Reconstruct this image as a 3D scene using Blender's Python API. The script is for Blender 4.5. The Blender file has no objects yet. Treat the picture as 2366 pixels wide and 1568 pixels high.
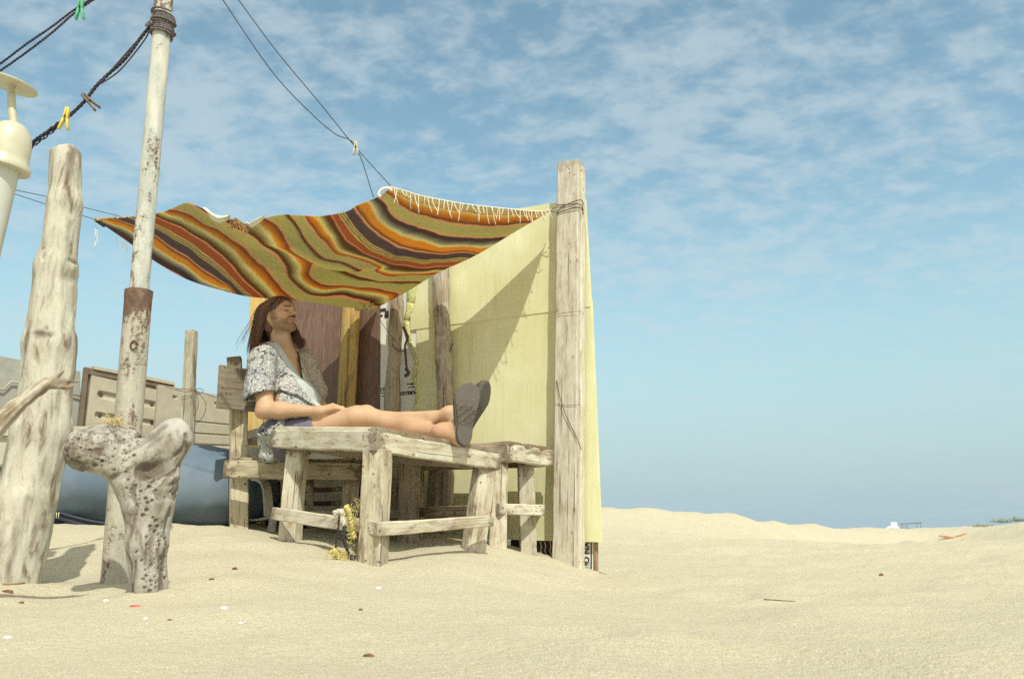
import bpy, math, random
import numpy as np
random.seed(7); RNG = np.random.default_rng(7)
scene = bpy.context.scene
COL = scene.collection
# ------------------------------------------------------------------ camera
CAMZ = 0.30                                   # lens height above the datum
FPX, CX, CY = 1845.0, 1183.0, 784.0           # layout units: photograph 2366 x 1568
TILT = math.atan(410.0 / FPX)
cam_d = bpy.data.cameras.new('camera'); cam = bpy.data.objects.new('camera', cam_d); COL.objects.link(cam)
cam_d.sensor_width = 36.0; cam_d.lens = 36.0 * FPX / 2366.0
cam_d.clip_start = 0.05; cam_d.clip_end = 9000
cam.location = (0, 0, CAMZ); cam.rotation_euler = (math.pi / 2 + TILT, 0, 0)
cam_d.dof.use_dof = True; cam_d.dof.focus_distance = 4.1; cam_d.dof.aperture_fstop = 9.0
scene.camera = cam
# ------------------------------------------------------------------ light
SUN_TRAVEL = np.array([-0.30, 1.0, -1.39]); SUN_TRAVEL /= np.linalg.norm(SUN_TRAVEL)
to_sun = -SUN_TRAVEL
elev = math.asin(to_sun[2]); azim = math.atan2(to_sun[0], to_sun[1])
sun_d = bpy.data.lights.new('sun', 'SUN'); sun = bpy.data.objects.new('sun', sun_d); COL.objects.link(sun)
sun_d.energy = 3.6; sun_d.angle = math.radians(0.6); sun_d.color = (1.0, 0.985, 0.86)
from mathutils import Vector, Matrix
sun.rotation_euler = Vector(to_sun).to_track_quat('Z', 'Y').to_euler()
sun.location = (0, 0, 20)
world = bpy.data.worlds.new('World'); scene.world = world; world.use_nodes = True
vs = scene.view_settings
vs.view_transform = 'Standard'; vs.look = 'None'; vs.gamma = 1.0; vs.exposure = 0.11; vs.use_curve_mapping = False
scene.cycles.use_denoising = False; scene.cycles.max_bounces = 6; scene.cycles.diffuse_bounces = 4

# ------------------------------------------------------------------ node helper
class NG:
    def __init__(s, tree):
        s.t = tree; s.n = tree.nodes; s.l = tree.links
    def node(s, typ, props=None, **ins):
        nd = s.n.new(typ)
        for k, v in (props or {}).items(): setattr(nd, k, v)
        for k, v in ins.items():
            key = int(k[1:]) if (k[0] == 'i' and k[1:].isdigit()) else k.replace('_', ' ')
            s.set(nd.inputs[key], v)
        return nd
    def set(s, sock, v):
        if hasattr(v, 'is_linked') or hasattr(v, 'links'): s.l.new(v, sock)
        elif isinstance(v, (tuple, list)) and len(v) == 3 and sock.type == 'RGBA': sock.default_value = (*v, 1)
        else: sock.default_value = v
    def noise(s, vec, scale, detail=4, rough=.55, dist=0.0, out='Fac'):
        return s.node('ShaderNodeTexNoise', Vector=vec, Scale=scale, Detail=detail, Roughness=rough, Distortion=dist).outputs[out]
    def vor(s, vec, scale, feature='F1', out='Distance', rnd=1.0):
        return s.node('ShaderNodeTexVoronoi', {'feature': feature}, Vector=vec, Scale=scale, Randomness=rnd).outputs[out]
    def ramp(s, fac, stops, interp='LINEAR'):
        nd = s.n.new('ShaderNodeValToRGB'); cr = nd.color_ramp; cr.interpolation = interp
        while len(cr.elements) < len(stops): cr.elements.new(0.5)
        for e, (p, c) in zip(cr.elements, stops):
            e.position = p; e.color = (*c, 1) if len(c) == 3 else c
        s.l.new(fac, nd.inputs[0]); return nd.outputs[0]
    def math(s, op, a, b=0.0, c=0.0, clamp=False):
        nd = s.n.new('ShaderNodeMath'); nd.operation = op; nd.use_clamp = clamp
        s.set(nd.inputs[0], a); s.set(nd.inputs[1], b); s.set(nd.inputs[2], c); return nd.outputs[0]
    def sstep(s, x, a, b):
        nd = s.n.new('ShaderNodeMapRange'); nd.interpolation_type = 'SMOOTHSTEP'
        s.set(nd.inputs[0], x); s.set(nd.inputs[1], a); s.set(nd.inputs[2], b); return nd.outputs[0]
    def mix(s, f, a, b, mode='MIX'):
        nd = s.n.new('ShaderNodeMix'); nd.data_type = 'RGBA'; nd.blend_type = mode
        s.set(nd.inputs[0], f); s.set(nd.inputs[6], a); s.set(nd.inputs[7], b); return nd.outputs[2]
    def vscale(s, vec, sc, loc=(0, 0, 0)):
        return s.node('ShaderNodeMapping', Vector=vec, Scale=sc, Location=loc).outputs[0]
    def attr(s, name, out='Vector'):
        nd = s.n.new('ShaderNodeAttribute'); nd.attribute_name = name; return nd.outputs[out]
    def obj(s): return s.n.new('ShaderNodeTexCoord').outputs['Object']
    def bump(s, h, strength=.3, dist=.01, nrm=None):
        nd = s.node('ShaderNodeBump', Height=h, Strength=strength, Distance=dist)
        if nrm is not None: s.l.new(nrm, nd.inputs['Normal'])
        return nd.outputs[0]

def material(name):
    m = bpy.data.materials.new(name); m.use_nodes = True
    g = NG(m.node_tree); b = g.n['Principled BSDF']
    return m, g, b
def finish(g, b, col=None, rough=.8, nrm=None, spec=.25):
    if col is not None: g.set(b.inputs['Base Color'], col)
    g.set(b.inputs['Roughness'], rough); g.set(b.inputs['Specular IOR Level'], spec)
    if nrm is not None: g.l.new(nrm, b.inputs['Normal'])

# sky: Nishita daylight with a thin altocumulus layer in front of it
g = NG(world.node_tree)
bg = g.n['Background']; out = g.n['World Output']
sky = g.node('ShaderNodeTexSky', {'sky_type': 'NISHITA', 'sun_disc': False, 'sun_elevation': elev,
      'sun_rotation': azim, 'air_density': 1.0, 'dust_density': 1.2, 'ozone_density': 1.6, 'altitude': 0.0}).outputs[0]
sky = g.mix(1.0, sky, (1.50, 1.65, 1.28), 'MULTIPLY')
tc = g.n.new('ShaderNodeTexCoord').outputs['Generated']
sep = g.node('ShaderNodeSeparateXYZ', Vector=tc)
zc = g.math('ADD', g.math('MAXIMUM', sep.outputs[2], 0.0), 0.22)
px = g.math('DIVIDE', sep.outputs[0], zc); py = g.math('DIVIDE', sep.outputs[1], zc)
pv = g.node('ShaderNodeCombineXYZ', X=px, Y=py, Z=0.0).outputs[0]
pr = g.node('ShaderNodeMapping', Vector=pv, Rotation=(0, 0, .62), Scale=(1.0, 1.35, 1.0)).outputs[0]
puff = g.noise(pr, 10.5, 6, .60, .12)
big = g.noise(pr, 1.6, 3, .5, .1)
fine = g.noise(pr, 24.0, 5, .6, .1)
dens = g.math('ADD', g.math('MULTIPLY', puff, .66), g.math('ADD', g.math('MULTIPLY', big, .46), g.math('MULTIPLY', fine, .15)))
cov = g.sstep(dens, .535, .78)
hfade = g.sstep(sep.outputs[2], -0.02, .42)
cov = g.math('MULTIPLY', cov, g.math('ADD', g.math('MULTIPLY', hfade, .44), .13))
veil = g.math('MULTIPLY', g.sstep(sep.outputs[2], .42, -.03), .97)
sky2 = g.mix(veil, sky, (3.0, 4.1, 4.55))
skyc = g.mix(cov, sky2, (4.35, 5.12, 5.45))
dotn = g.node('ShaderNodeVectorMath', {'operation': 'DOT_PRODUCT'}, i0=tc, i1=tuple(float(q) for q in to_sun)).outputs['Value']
aure = g.math('POWER', g.math('MAXIMUM', dotn, 0.0), 2.2)         # warm sky glow added round the sun behind the lens, warms the fill
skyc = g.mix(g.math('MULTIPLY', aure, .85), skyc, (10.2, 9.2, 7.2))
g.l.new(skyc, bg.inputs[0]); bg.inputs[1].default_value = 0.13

# ------------------------------------------------------------------ layout helpers
CT, ST = math.cos(TILT), math.sin(TILT)
def ray(u, v):
    a = u - CX; b = CY - v
    return np.array([a, FPX * CT - b * ST, FPX * ST + b * CT])
def P(u, v, Y):
    d = ray(u, v); return d * (Y / d[1]) + np.array([0, 0, CAMZ])
def on_plane(u, v, p0, n):
    d = ray(u, v); o = np.array([0, 0, CAMZ]); p0 = np.asarray(p0, float); n = np.asarray(n, float)
    return o + d * (np.dot(p0 - o, n) / np.dot(d, n))
def unit(v): v = np.asarray(v, float); return v / (np.linalg.norm(v) + 1e-12)
V = lambda *a: np.array(a, float)

# ------------------------------------------------------------------ object helpers
ORG = {}
def setprops(o, label=None, cat=None, group=None, kind=None):
    if label: o['label'] = label
    if cat: o['category'] = cat
    if group: o['group'] = group
    if kind: o['kind'] = kind
def thing(name, base, label, cat, group=None):
    o = bpy.data.objects.new(name, None); COL.objects.link(o); o.location = tuple(base)
    o.empty_display_size = .05; ORG[o.name] = np.array(base, float)
    setprops(o, label, cat, group); return o
def mk(name, verts, faces, mats, parent=None, base=None, smooth=True, attrs=None, fmat=None, label=None, cat=None, group=None, kind=None, autosmooth=None):
    verts = np.asarray(verts, float)
    if parent is not None: org = ORG[parent.name]
    elif base is not None: org = np.asarray(base, float)
    else: org = np.array([verts[:, 0].mean(), verts[:, 1].mean(), verts[:, 2].min()])
    me = bpy.data.meshes.new(name)
    v = (verts - org)
    if isinstance(faces, np.ndarray) and faces.ndim == 2:
        k = faces.shape[1]
        me.vertices.add(len(v)); me.vertices.foreach_set('co', v.astype(np.float32).ravel())
        me.loops.add(faces.size); me.loops.foreach_set('vertex_index', faces.astype(np.int32).ravel())
        me.polygons.add(len(faces)); me.polygons.foreach_set('loop_start', np.arange(0, faces.size, k, dtype=np.int32))
        me.polygons.foreach_set('loop_total', np.full(len(faces), k, np.int32))
        me.update(calc_edges=True)
    else:
        me.from_pydata(v.tolist(), [], [tuple(int(i) for i in f) for f in faces]); me.update()
    if not isinstance(mats, (list, tuple)): mats = [mats]
    for m in mats: me.materials.append(m)
    if fmat is not None: me.polygons.foreach_set('material_index', np.asarray(fmat, np.int32))
    me.polygons.foreach_set('use_smooth', np.full(len(me.polygons), bool(smooth)))
    for an, av in (attrs or {}).items():
        av = np.asarray(av, np.float32)
        if an.startswith('c_'):
            a = me.color_attributes.new(an, 'FLOAT_COLOR', 'POINT')
            a.data.foreach_set('color', np.c_[av, np.ones(len(av))].astype(np.float32).ravel())
        elif av.ndim == 2:
            a = me.attributes.new(an, 'FLOAT_VECTOR', 'POINT'); a.data.foreach_set('vector', av.ravel())
        else:
            a = me.attributes.new(an, 'FLOAT', 'POINT'); a.data.foreach_set('value', av.ravel())
    if autosmooth is not None:
        try: me.set_sharp_from_angle(angle=math.radians(autosmooth))
        except Exception: pass
    me.validate()
    o = bpy.data.objects.new(name, me); COL.objects.link(o)
    if parent is not None: o.parent = parent; ORG[o.name] = org
    else: o.location = tuple(org); ORG[o.name] = org
    setprops(o, label, cat, group, kind)
    return o
class MB:
    """collects pieces of ONE mesh"""
    def __init__(s): s.v = []; s.f = []; s.gc = []; s.fm = []; s.n = 0
    def add(s, v, f, gc=None, m=0):
        v = np.asarray(v, float); s.v.append(v)
        for q in f: s.f.append([int(i) + s.n for i in q]); s.fm.append(m)
        s.gc.append(np.asarray(gc, float) if gc is not None else v * 1.0); s.n += len(v); return s
    def build(s, name, mats, **kw):
        return mk(name, np.concatenate(s.v), s.f, mats, attrs={'gc': np.concatenate(s.gc)}, fmat=s.fm, **kw)

def vnoise(p, f=1.0, seed=0):
    """value noise in -1..1 for points (...,3)"""
    p = np.asarray(p, np.float32) * f + 1000.13 + seed * 17.7
    i = np.floor(p).astype(np.int64); t = (p - i).astype(np.float32); t = t * t * (3 - 2 * t)
    def h(a, b, c):
        n = (a * 73856093) ^ (b * 19349663) ^ (c * 83492791) ^ (seed * 2654435)
        n = (n ^ (n >> 13)) * 1274126177; n = n & 0x7fffffff
        n = (n ^ (n >> 16)) & 0xffff
        return n.astype(np.float32) / 32767.5 - 1
    r = 0
    for dx in (0, 1):
        wx = t[..., 0] if dx else 1 - t[..., 0]
        for dy in (0, 1):
            wy = t[..., 1] if dy else 1 - t[..., 1]
            for dz in (0, 1):
                wz = t[..., 2] if dz else 1 - t[..., 2]
                r = r + wx * wy * wz * h(i[..., 0] + dx, i[..., 1] + dy, i[..., 2] + dz)
    return r
def fbm(p, f, oct=3, seed=0):
    r = 0; a = 1.0
    for k in range(oct): r = r + a * vnoise(p, f * 2 ** k, seed + k); a *= .5
    return r

def catmull(pts, n=8, closed=False):
    pts = [np.asarray(p, float) for p in pts]
    if len(pts) < 3: 
        a, b = pts; return np.array([a + (b - a) * i / n for i in range(n + 1)])
    out = []; m = len(pts)
    for i in range(m - 1):
        p0 = pts[max(i - 1, 0)]; p1 = pts[i]; p2 = pts[i + 1]; p3 = pts[min(i + 2, m - 1)]
        for k in range(n):
            t = k / n
            out.append(.5 * ((2 * p1) + (-p0 + p2) * t + (2 * p0 - 5 * p1 + 4 * p2 - p3) * t * t + (-p0 + 3 * p1 - 3 * p2 + p3) * t ** 3))
    out.append(pts[-1]); return np.array(out)
def frames(path):
    path = np.asarray(path, float); T = np.gradient(path, axis=0); T /= np.linalg.norm(T, axis=1)[:, None] + 1e-12
    ref = V(0, 0, 1) if abs(T[0][2]) < .9 else V(1, 0, 0)
    N = []; n = unit(np.cross(T[0], ref))
    for t in T:
        n = unit(n - t * np.dot(n, t)); N.append(n)
    N = np.array(N); B = np.cross(T, N); return T, N, B
def tube_geo(path, r, seg=8, caps=True):
    path = np.asarray(path, float); m = len(path); r = np.broadcast_to(np.asarray(r, float), (m,))
    T, N, B = frames(path); a = np.arange(seg) * 2 * math.pi / seg
    ring = np.cos(a)[None, :, None] * N[:, None] + np.sin(a)[None, :, None] * B[:, None]
    v = (path[:, None] + ring * r[:, None, None]).reshape(-1, 3); f = []
    for i in range(m - 1):
        for j in range(seg):
            k = (j + 1) % seg; f.append((i * seg + j, i * seg + k, (i + 1) * seg + k, (i + 1) * seg + j))
    if caps: f.append(tuple(range(seg))[::-1]); f.append(tuple((m - 1) * seg + j for j in range(seg)))
    L = np.r_[0, np.cumsum(np.linalg.norm(np.diff(path, axis=0), axis=1))]
    gc = np.stack([np.repeat(L, seg), np.tile(np.cos(a), m) * np.repeat(r, seg), np.tile(np.sin(a), m) * np.repeat(r, seg)], 1)
    return v, f, gc
def twist_geo(path, R, r, n=2, pitch=.03, seg=5):
    """a laid rope: n strands twisted round the path"""
    path = np.asarray(path, float); L = np.r_[0, np.cumsum(np.linalg.norm(np.diff(path, axis=0), axis=1))]
    m = max(int(L[-1] / pitch * 7), 8); s = np.linspace(0, L[-1], m)
    pp = np.stack([np.interp(s, L, path[:, k]) for k in range(3)], 1); T, N, B = frames(pp); res = []
    for k in range(n):
        a = s / pitch * 2 * math.pi + k * 2 * math.pi / n
        res.append(tube_geo(pp + (np.cos(a)[:, None] * N + np.sin(a)[:, None] * B) * R, r, seg))
    return res

def plank_geo(a, b, w, d, nrm, seg=None, bev=.006, jit=.003, seed=0, endj=.004, w2=None, d2=None):
    """board from a to b; w wide (across), d thick along nrm; worn edges; gc = (along, across, thick)"""
    a = np.asarray(a, float); b = np.asarray(b, float); T = unit(b - a); L = np.linalg.norm(b - a)
    N = unit(np.asarray(nrm, float) - T * np.dot(nrm, T)); W = unit(np.cross(N, T))
    w2 = w if w2 is None else w2; d2 = d if d2 is None else d2
    seg = seg or max(4, int(L / .035))
    bev = min(bev * .65, w * .3, d * .3); jit = jit * .65
    def ring(w, d):
        hw, hd = w / 2, d / 2; pts = []
        k = max(2, int(w / .03)); kd = max(2, int(d / .03))
        for i in range(k + 1): pts.append((-hw + bev + (w - 2 * bev) * i / k, hd))
        for i in range(kd + 1): pts.append((hw, hd - bev - (d - 2 * bev) * i / kd))
        for i in range(k + 1): pts.append((hw - bev - (w - 2 * bev) * i / k, -hd))
        for i in range(kd + 1): pts.append((-hw, -hd + bev + (d - 2 * bev) * i / kd))
        return np.array(pts)
    r1 = ring(w, d); n = len(r1)
    k1 = max(2, int(w / .03)); kd1 = max(2, int(d / .03))
    ts = np.r_[0, np.linspace(bev / L * .8, 1 - bev / L * .8, seg), 1]
    vs_, gcs = [], []
    off = np.array([random.random() * 5, random.random() * 5, random.random() * 5])
    for i, t in enumerate(ts):
        ww = w + (w2 - w) * t; dd = d + (d2 - d) * t
        q = r1 * np.array([ww / w, dd / d])
        if i == 0 or i == len(ts) - 1: q = q * (1 - 1.2 * bev / np.array([ww, dd]))
        p = a + T * (L * t) + q[:, :1] * W + q[:, 1:] * N
        vs_.append(p); gcs.append(np.c_[np.full(n, L * t), q[:, 0], q[:, 1]] + off)
    v = np.concatenate(vs_); gc = np.concatenate(gcs)
    if jit > 0:
        v = v + np.stack([vnoise(v, 9, seed + k) for k in (1, 2, 3)], 1) * jit + np.stack([vnoise(v, 38, seed + k) for k in (4, 5, 6)], 1) * jit * .35
    m = len(ts); f = []
    for i in range(m - 1):
        for j in range(n):
            k = (j + 1) % n; f.append((i * n + j, i * n + k, (i + 1) * n + k, (i + 1) * n + j))
    for e, s_ in ((0, 1), (m - 1, -1)):
        c = v[e * n:(e + 1) * n].mean(0); ci = len(v); v = np.r_[v, c[None]]; gc = np.r_[gc, (gc[e * n:(e + 1) * n].mean(0))[None]]
        for j in range(n):
            k = (j + 1) % n
            f.append((ci, e * n + k, e * n + j) if s_ == 1 else (ci, e * n + j, e * n + k))
    return v, f, gc
def plank(name, a, b, w, d, nrm, mat, parent=None, **kw):
    mkw = {k: kw.pop(k) for k in ('label', 'cat', 'group', 'base') if k in kw}
    v, f, gc = plank_geo(a, b, w, d, nrm, **kw)
    T_ = unit(np.asarray(b, float) - a); L_ = float(np.linalg.norm(np.asarray(b, float) - a)); s_ = (v - np.asarray(a, float)) @ T_
    o_ = mk(name, v, f, mat, parent=parent, smooth=True, autosmooth=40, attrs={'gc': gc, 'endk': np.exp(-np.minimum(s_, L_ - s_).clip(0) / .075)}, **mkw)
    return o_

# ------------------------------------------------------------------ implicit surfaces -> mesh
def snets(F, lo, h):
    s = F < 0; c = np.zeros(tuple(k - 1 for k in F.shape), np.uint8)
    for a in (0, 1):
        for b in (0, 1):
            for d in (0, 1):
                c += s[a:s.shape[0] - 1 + a, b:s.shape[1] - 1 + b, d:s.shape[2] - 1 + d]
    act = (c > 0) & (c < 8); ci = np.argwhere(act); idx = np.full(c.shape, -1, np.int32)
    idx[act] = np.arange(len(ci)); pos = np.zeros((len(ci), 3), np.float32); cnt = np.zeros(len(ci), np.float32)
    cs = [(a, b, d) for a in (0, 1) for b in (0, 1) for d in (0, 1)]
    for A in cs:
        for ax in range(3):
            if A[ax] == 0:
                B = list(A); B[ax] = 1
                fa = F[ci[:, 0] + A[0], ci[:, 1] + A[1], ci[:, 2] + A[2]]; fb = F[ci[:, 0] + B[0], ci[:, 1] + B[1], ci[:, 2] + B[2]]
                m = (fa < 0) != (fb < 0); t = np.where(m, fa / np.where(m, fa - fb, 1), 0)
                pt = np.array(A, np.float32)[None].repeat(len(ci), 0); pt[:, ax] = t
                pos += np.where(m[:, None], pt, 0); cnt += m
    v = (ci + pos / cnt[:, None]) * h + np.asarray(lo)[None]
    fs = []
    for ax in range(3):
        o1, o2 = [(1, 2), (2, 0), (0, 1)][ax]
        sl0 = [slice(None)] * 3; sl1 = [slice(None)] * 3; sl0[ax] = slice(0, -1); sl1[ax] = slice(1, None)
        d = s[tuple(sl0)] != s[tuple(sl1)]; e = np.argwhere(d)
        m = (e[:, o1] > 0) & (e[:, o2] > 0) & (e[:, o1] < F.shape[o1] - 1) & (e[:, o2] < F.shape[o2] - 1); e = e[m]
        def cell(a, b):
            q = e.copy(); q[:, o1] -= a; q[:, o2] -= b; return idx[q[:, 0], q[:, 1], q[:, 2]]
        quad = np.stack([cell(1, 1), cell(0, 1), cell(0, 0), cell(1, 0)], 1)
        ins = s[e[:, 0], e[:, 1], e[:, 2]]; quad[~ins] = quad[~ins][:, ::-1]; fs.append(quad)
    return v, np.concatenate(fs)
class Vox:
    def __init__(s, lo, hi, h):
        s.lo = np.asarray(lo, float); s.h = h; n = np.ceil((np.asarray(hi, float) - s.lo) / h).astype(int) + 1
        s.ax = [(s.lo[k] + np.arange(n[k]) * h).astype(np.float32) for k in range(3)]
        s.F = np.full(tuple(n), .08, np.float32)
    def sl(s, lo, hi):
        r = []
        for k in range(3):
            a = int(max(0, math.floor((lo[k] - s.lo[k]) / s.h))); b = int(min(len(s.ax[k]), math.ceil((hi[k] - s.lo[k]) / s.h) + 1)); r.append(slice(a, max(a, b)))
        return tuple(r)
    def grid(s, sl):
        return (s.ax[0][sl[0]][:, None, None], s.ax[1][sl[1]][None, :, None], s.ax[2][sl[2]][None, None, :])
    def op(s, prim, mode='u', k=.01):
        fn, lo, hi = prim; pad = .03 + k; sl = s.sl(np.asarray(lo) - pad, np.asarray(hi) + pad)
        if any(q.stop <= q.start for q in sl): return s
        d = fn(*s.grid(sl)); A = s.F[sl]
        if mode == 'u': hh = np.maximum(k - np.abs(A - d), 0) / k; R = np.minimum(A, d) - hh * hh * k * .25
        elif mode == 's': hh = np.maximum(k - np.abs(A + d), 0) / k; R = np.maximum(A, -d) + hh * hh * k * .25
        else: hh = np.maximum(k - np.abs(A - d), 0) / k; R = np.maximum(A, d) + hh * hh * k * .25
        s.F[sl] = R; return s
    def u(s, prim, k=.01): return s.op(prim, 'u', k)
    def sub(s, prim, k=.004): return s.op(prim, 's', k)
    def add_noise(s, amp, freq, oct=2, seed=0, aniso=(1, 1, 1), only=None):
        m = np.abs(s.F) < .05; ii = np.argwhere(m)
        p = np.stack([s.ax[k][ii[:, k]] * aniso[k] for k in range(3)], 1)
        s.F[m] += (amp * fbm(p, freq, oct, seed)).astype(np.float32); return s
    def mesh(s): return snets(s.F, s.lo, s.h)
def rc(a, b, r1, r2=None):
    a = np.asarray(a, float); b = np.asarray(b, float); r2 = r1 if r2 is None else r2; R = max(r1, r2)
    ab = b - a; L2 = float(np.dot(ab, ab)) + 1e-12
    def fn(x, y, z):
        x, y, z = x - a[0], y - a[1], z - a[2]
        t = np.clip((x * ab[0] + y * ab[1] + z * ab[2]) / L2, 0, 1)
        return (np.sqrt((x - ab[0] * t) ** 2 + (y - ab[1] * t) ** 2 + (z - ab[2] * t) ** 2) - (r1 + (r2 - r1) * t)).astype(np.float32)
    return fn, np.minimum(a, b) - R, np.maximum(a, b) + R
def el(c, r, R=None):
    c = np.asarray(c, float); r = np.asarray(r, float); R = np.eye(3) if R is None else np.asarray(R, float)  # columns = local axes
    def fn(x, y, z):
        x, y, z = x - c[0], y - c[1], z - c[2]
        q = [(x * R[0, k] + y * R[1, k] + z * R[2, k]) for k in range(3)]
        k0 = np.sqrt(sum((q[k] / r[k]) ** 2 for k in range(3))); k1 = np.sqrt(sum((q[k] / r[k] ** 2) ** 2 for k in range(3))) + 1e-9
        return (k0 * (k0 - 1) / k1).astype(np.float32)
    e = np.abs(R) @ r
    return fn, c - e, c + e
def inflate(prim, d):
    fn, lo, hi = prim; return (lambda x, y, z: fn(x, y, z) - d), lo - d, hi + d
# ================================================================== materials
def wood(name, light=(.52, .48, .38), dark=(.25, .21, .16), stain=.5, knots=.5, rough=.85, grain=1.0, green=0.0, white=0.0, nails=0.0):
    light = tuple(a * k for a, k in zip(light, (1.02, 1.0, .95))); dark = tuple(a * k for a, k in zip(dark, (1.02, .93, .82)))
    m, g, b = material(name); c = g.attr('gc')
    cs = g.vscale(c, (2.2, 26 * grain, 26 * grain)); n1 = g.noise(cs, 2.2, 6, .6, .6)
    fineg = g.noise(g.vscale(c, (5, 150, 150)), 2.0, 3, .6)
    big = g.noise(c, 5.5, 4, .6, .3)
    col = g.ramp(n1, [(.34, dark), (.47, tuple(a * .62 + d * .38 for a, d in zip(light, dark))), (.60, light)])
    col = g.mix(g.math('MULTIPLY', g.sstep(fineg, .60, .40), .22), col, tuple(x * .55 for x in dark))
    # broad silver / brown weathering
    col = g.mix(g.math('MULTIPLY', g.sstep(big, .42, .62), stain), col, tuple(x * .85 + y * .15 for x, y in zip(light, (1, .95, .85))))
    pat = g.noise(g.vscale(c, (3, 9, 9), (3, 1, 7)), 1.6, 5, .65, .5)
    col = g.mix(g.math('MULTIPLY', g.sstep(pat, .535, .66), stain * 1.25, clamp=True), col, (.15, .095, .06))
    if white: col = g.mix(g.math('MULTIPLY', g.sstep(g.noise(g.vscale(c, (4, 12, 12), (9, 3, 1)), 2.0, 6, .7), .46, .56), white), col, (.70, .69, .60))
    if green: col = g.mix(g.math('MULTIPLY', g.sstep(g.noise(c, 14, 4, .7), .52, .66), green), col, (.26, .27, .12))
    kn = g.vor(g.vscale(c, (1, 1.4, 1.4)), 9.0 + 8 * nails)
    km = g.sstep(kn, .16, .07)
    col = g.mix(g.math('MULTIPLY', km, knots), col, (.12, .06, .035))
    crack = g.noise(g.vscale(c, (1.3, 60, 60), (0, 5, 2)), 1.4, 2, .5)
    cm = g.sstep(crack, .665, .70)
    col = g.mix(g.math('MULTIPLY', cm, .75), col, (.06, .04, .03))
    ek = g.attr('endk', 'Fac'); en = g.noise(g.vscale(c, (6, 11, 11), (2, 8, 4)), 2.4, 5, .6, .4)
    em = g.sstep(g.math('ADD', ek, g.math('MULTIPLY', g.math('SUBTRACT', en, .5), 2.2)), .42, .85)
    col = g.mix(g.math('MULTIPLY', em, .15 + .80 * knots), col, (.15, .105, .07))
    nl = g.math('MULTIPLY', g.sstep(g.vor(c, 34), .20, .12), g.sstep(ek, .12, .3))
    col = g.mix(g.math('MULTIPLY', nl, .85), col, (.07, .035, .025))
    oi = g.n.new('ShaderNodeObjectInfo').outputs['Random']
    col = g.mix(1.0, col, g.ramp(oi, [(0, (.80, .79, .78)), (.35, (1.08, 1.08, 1.05)), (.65, (.95, .91, .84)), (1, (1.1, 1.1, 1.1))]), 'MULTIPLY')
    h = g.math('ADD', g.math('MULTIPLY', n1, .6), g.math('SUBTRACT', g.math('MULTIPLY', fineg, .35), g.math('ADD', g.math('MULTIPLY', cm, .9), g.math('MULTIPLY', km, .4))))
    finish(g, b, col, rough, g.bump(h, .75, .004)); return m
M = {}
M['wood_table'] = wood('weathered_table_wood', (.56, .52, .42), (.33, .29, .22), .55, .7, white=.45)
M['wood_leg'] = wood('weathered_leg_wood', (.52, .48, .39), (.30, .26, .20), .6, .4, white=.35)
M['wood_grey'] = wood('grey_brown_wood', (.42, .36, .29), (.20, .15, .12), .5, .6)
M['wood_dark'] = wood('dark_red_brown_wood', (.16, .07, .05), (.07, .03, .025), .3, .4)
M['wood_bench'] = wood('pale_bench_wood', (.54, .49, .37), (.34, .29, .20), .45, .9, nails=1)
M['wood_board'] = wood('grey_backrest_board', (.36, .33, .28), (.21, .19, .16), .3, .2)
M['wood_post'] = wood('bleached_post_wood', (.62, .59, .52), (.45, .40, .33), .14, .40, white=.5)
M['wood_stake'] = wood('stake_wood', (.40, .38, .30), (.22, .19, .14), .5, .3, white=.2)
M['wood_yellow'] = wood('yellow_timber', (.62, .45, .17), (.50, .33, .11), .25, .3)
M['wood_pole'] = wood('shelter_pole_wood', (.44, .39, .33), (.19, .15, .125), .5, .5)
M['wood_rim'] = wood('thin_lath_wood', (.45, .33, .20), (.26, .17, .10), .3, .4)

def brown_panel():
    m, g, b = material('brown_wood_grain_panel'); c = g.attr('gc')
    n = g.noise(g.vscale(c, (3.0, 40, 1)), 2.0, 6, .6, 1.4); f = g.noise(g.vscale(c, (9, 210, 1)), 2.0, 3, .6)
    arch = g.node('ShaderNodeTexWave', {'wave_type': 'RINGS'}, Vector=g.vscale(c, (1.0, 9, 1), (-.7, -1.2, 0)), Scale=2.4, Distortion=5.0, Detail=3.0).outputs['Fac']
    col = g.ramp(n, [(.3, (.115, .06, .045)), (.5, (.19, .115, .083)), (.7, (.28, .18, .13))])
    col = g.mix(.20, col, g.ramp(arch, [(.2, (.12, .06, .05)), (.8, (.30, .19, .14))]))
    col = g.mix(g.math('MULTIPLY', g.sstep(f, .58, .42), .30), col, (.07, .03, .03))
    finish(g, b, col, .55, g.bump(f, .15, .002), .35); return m
M['brown'] = brown_panel()

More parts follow.
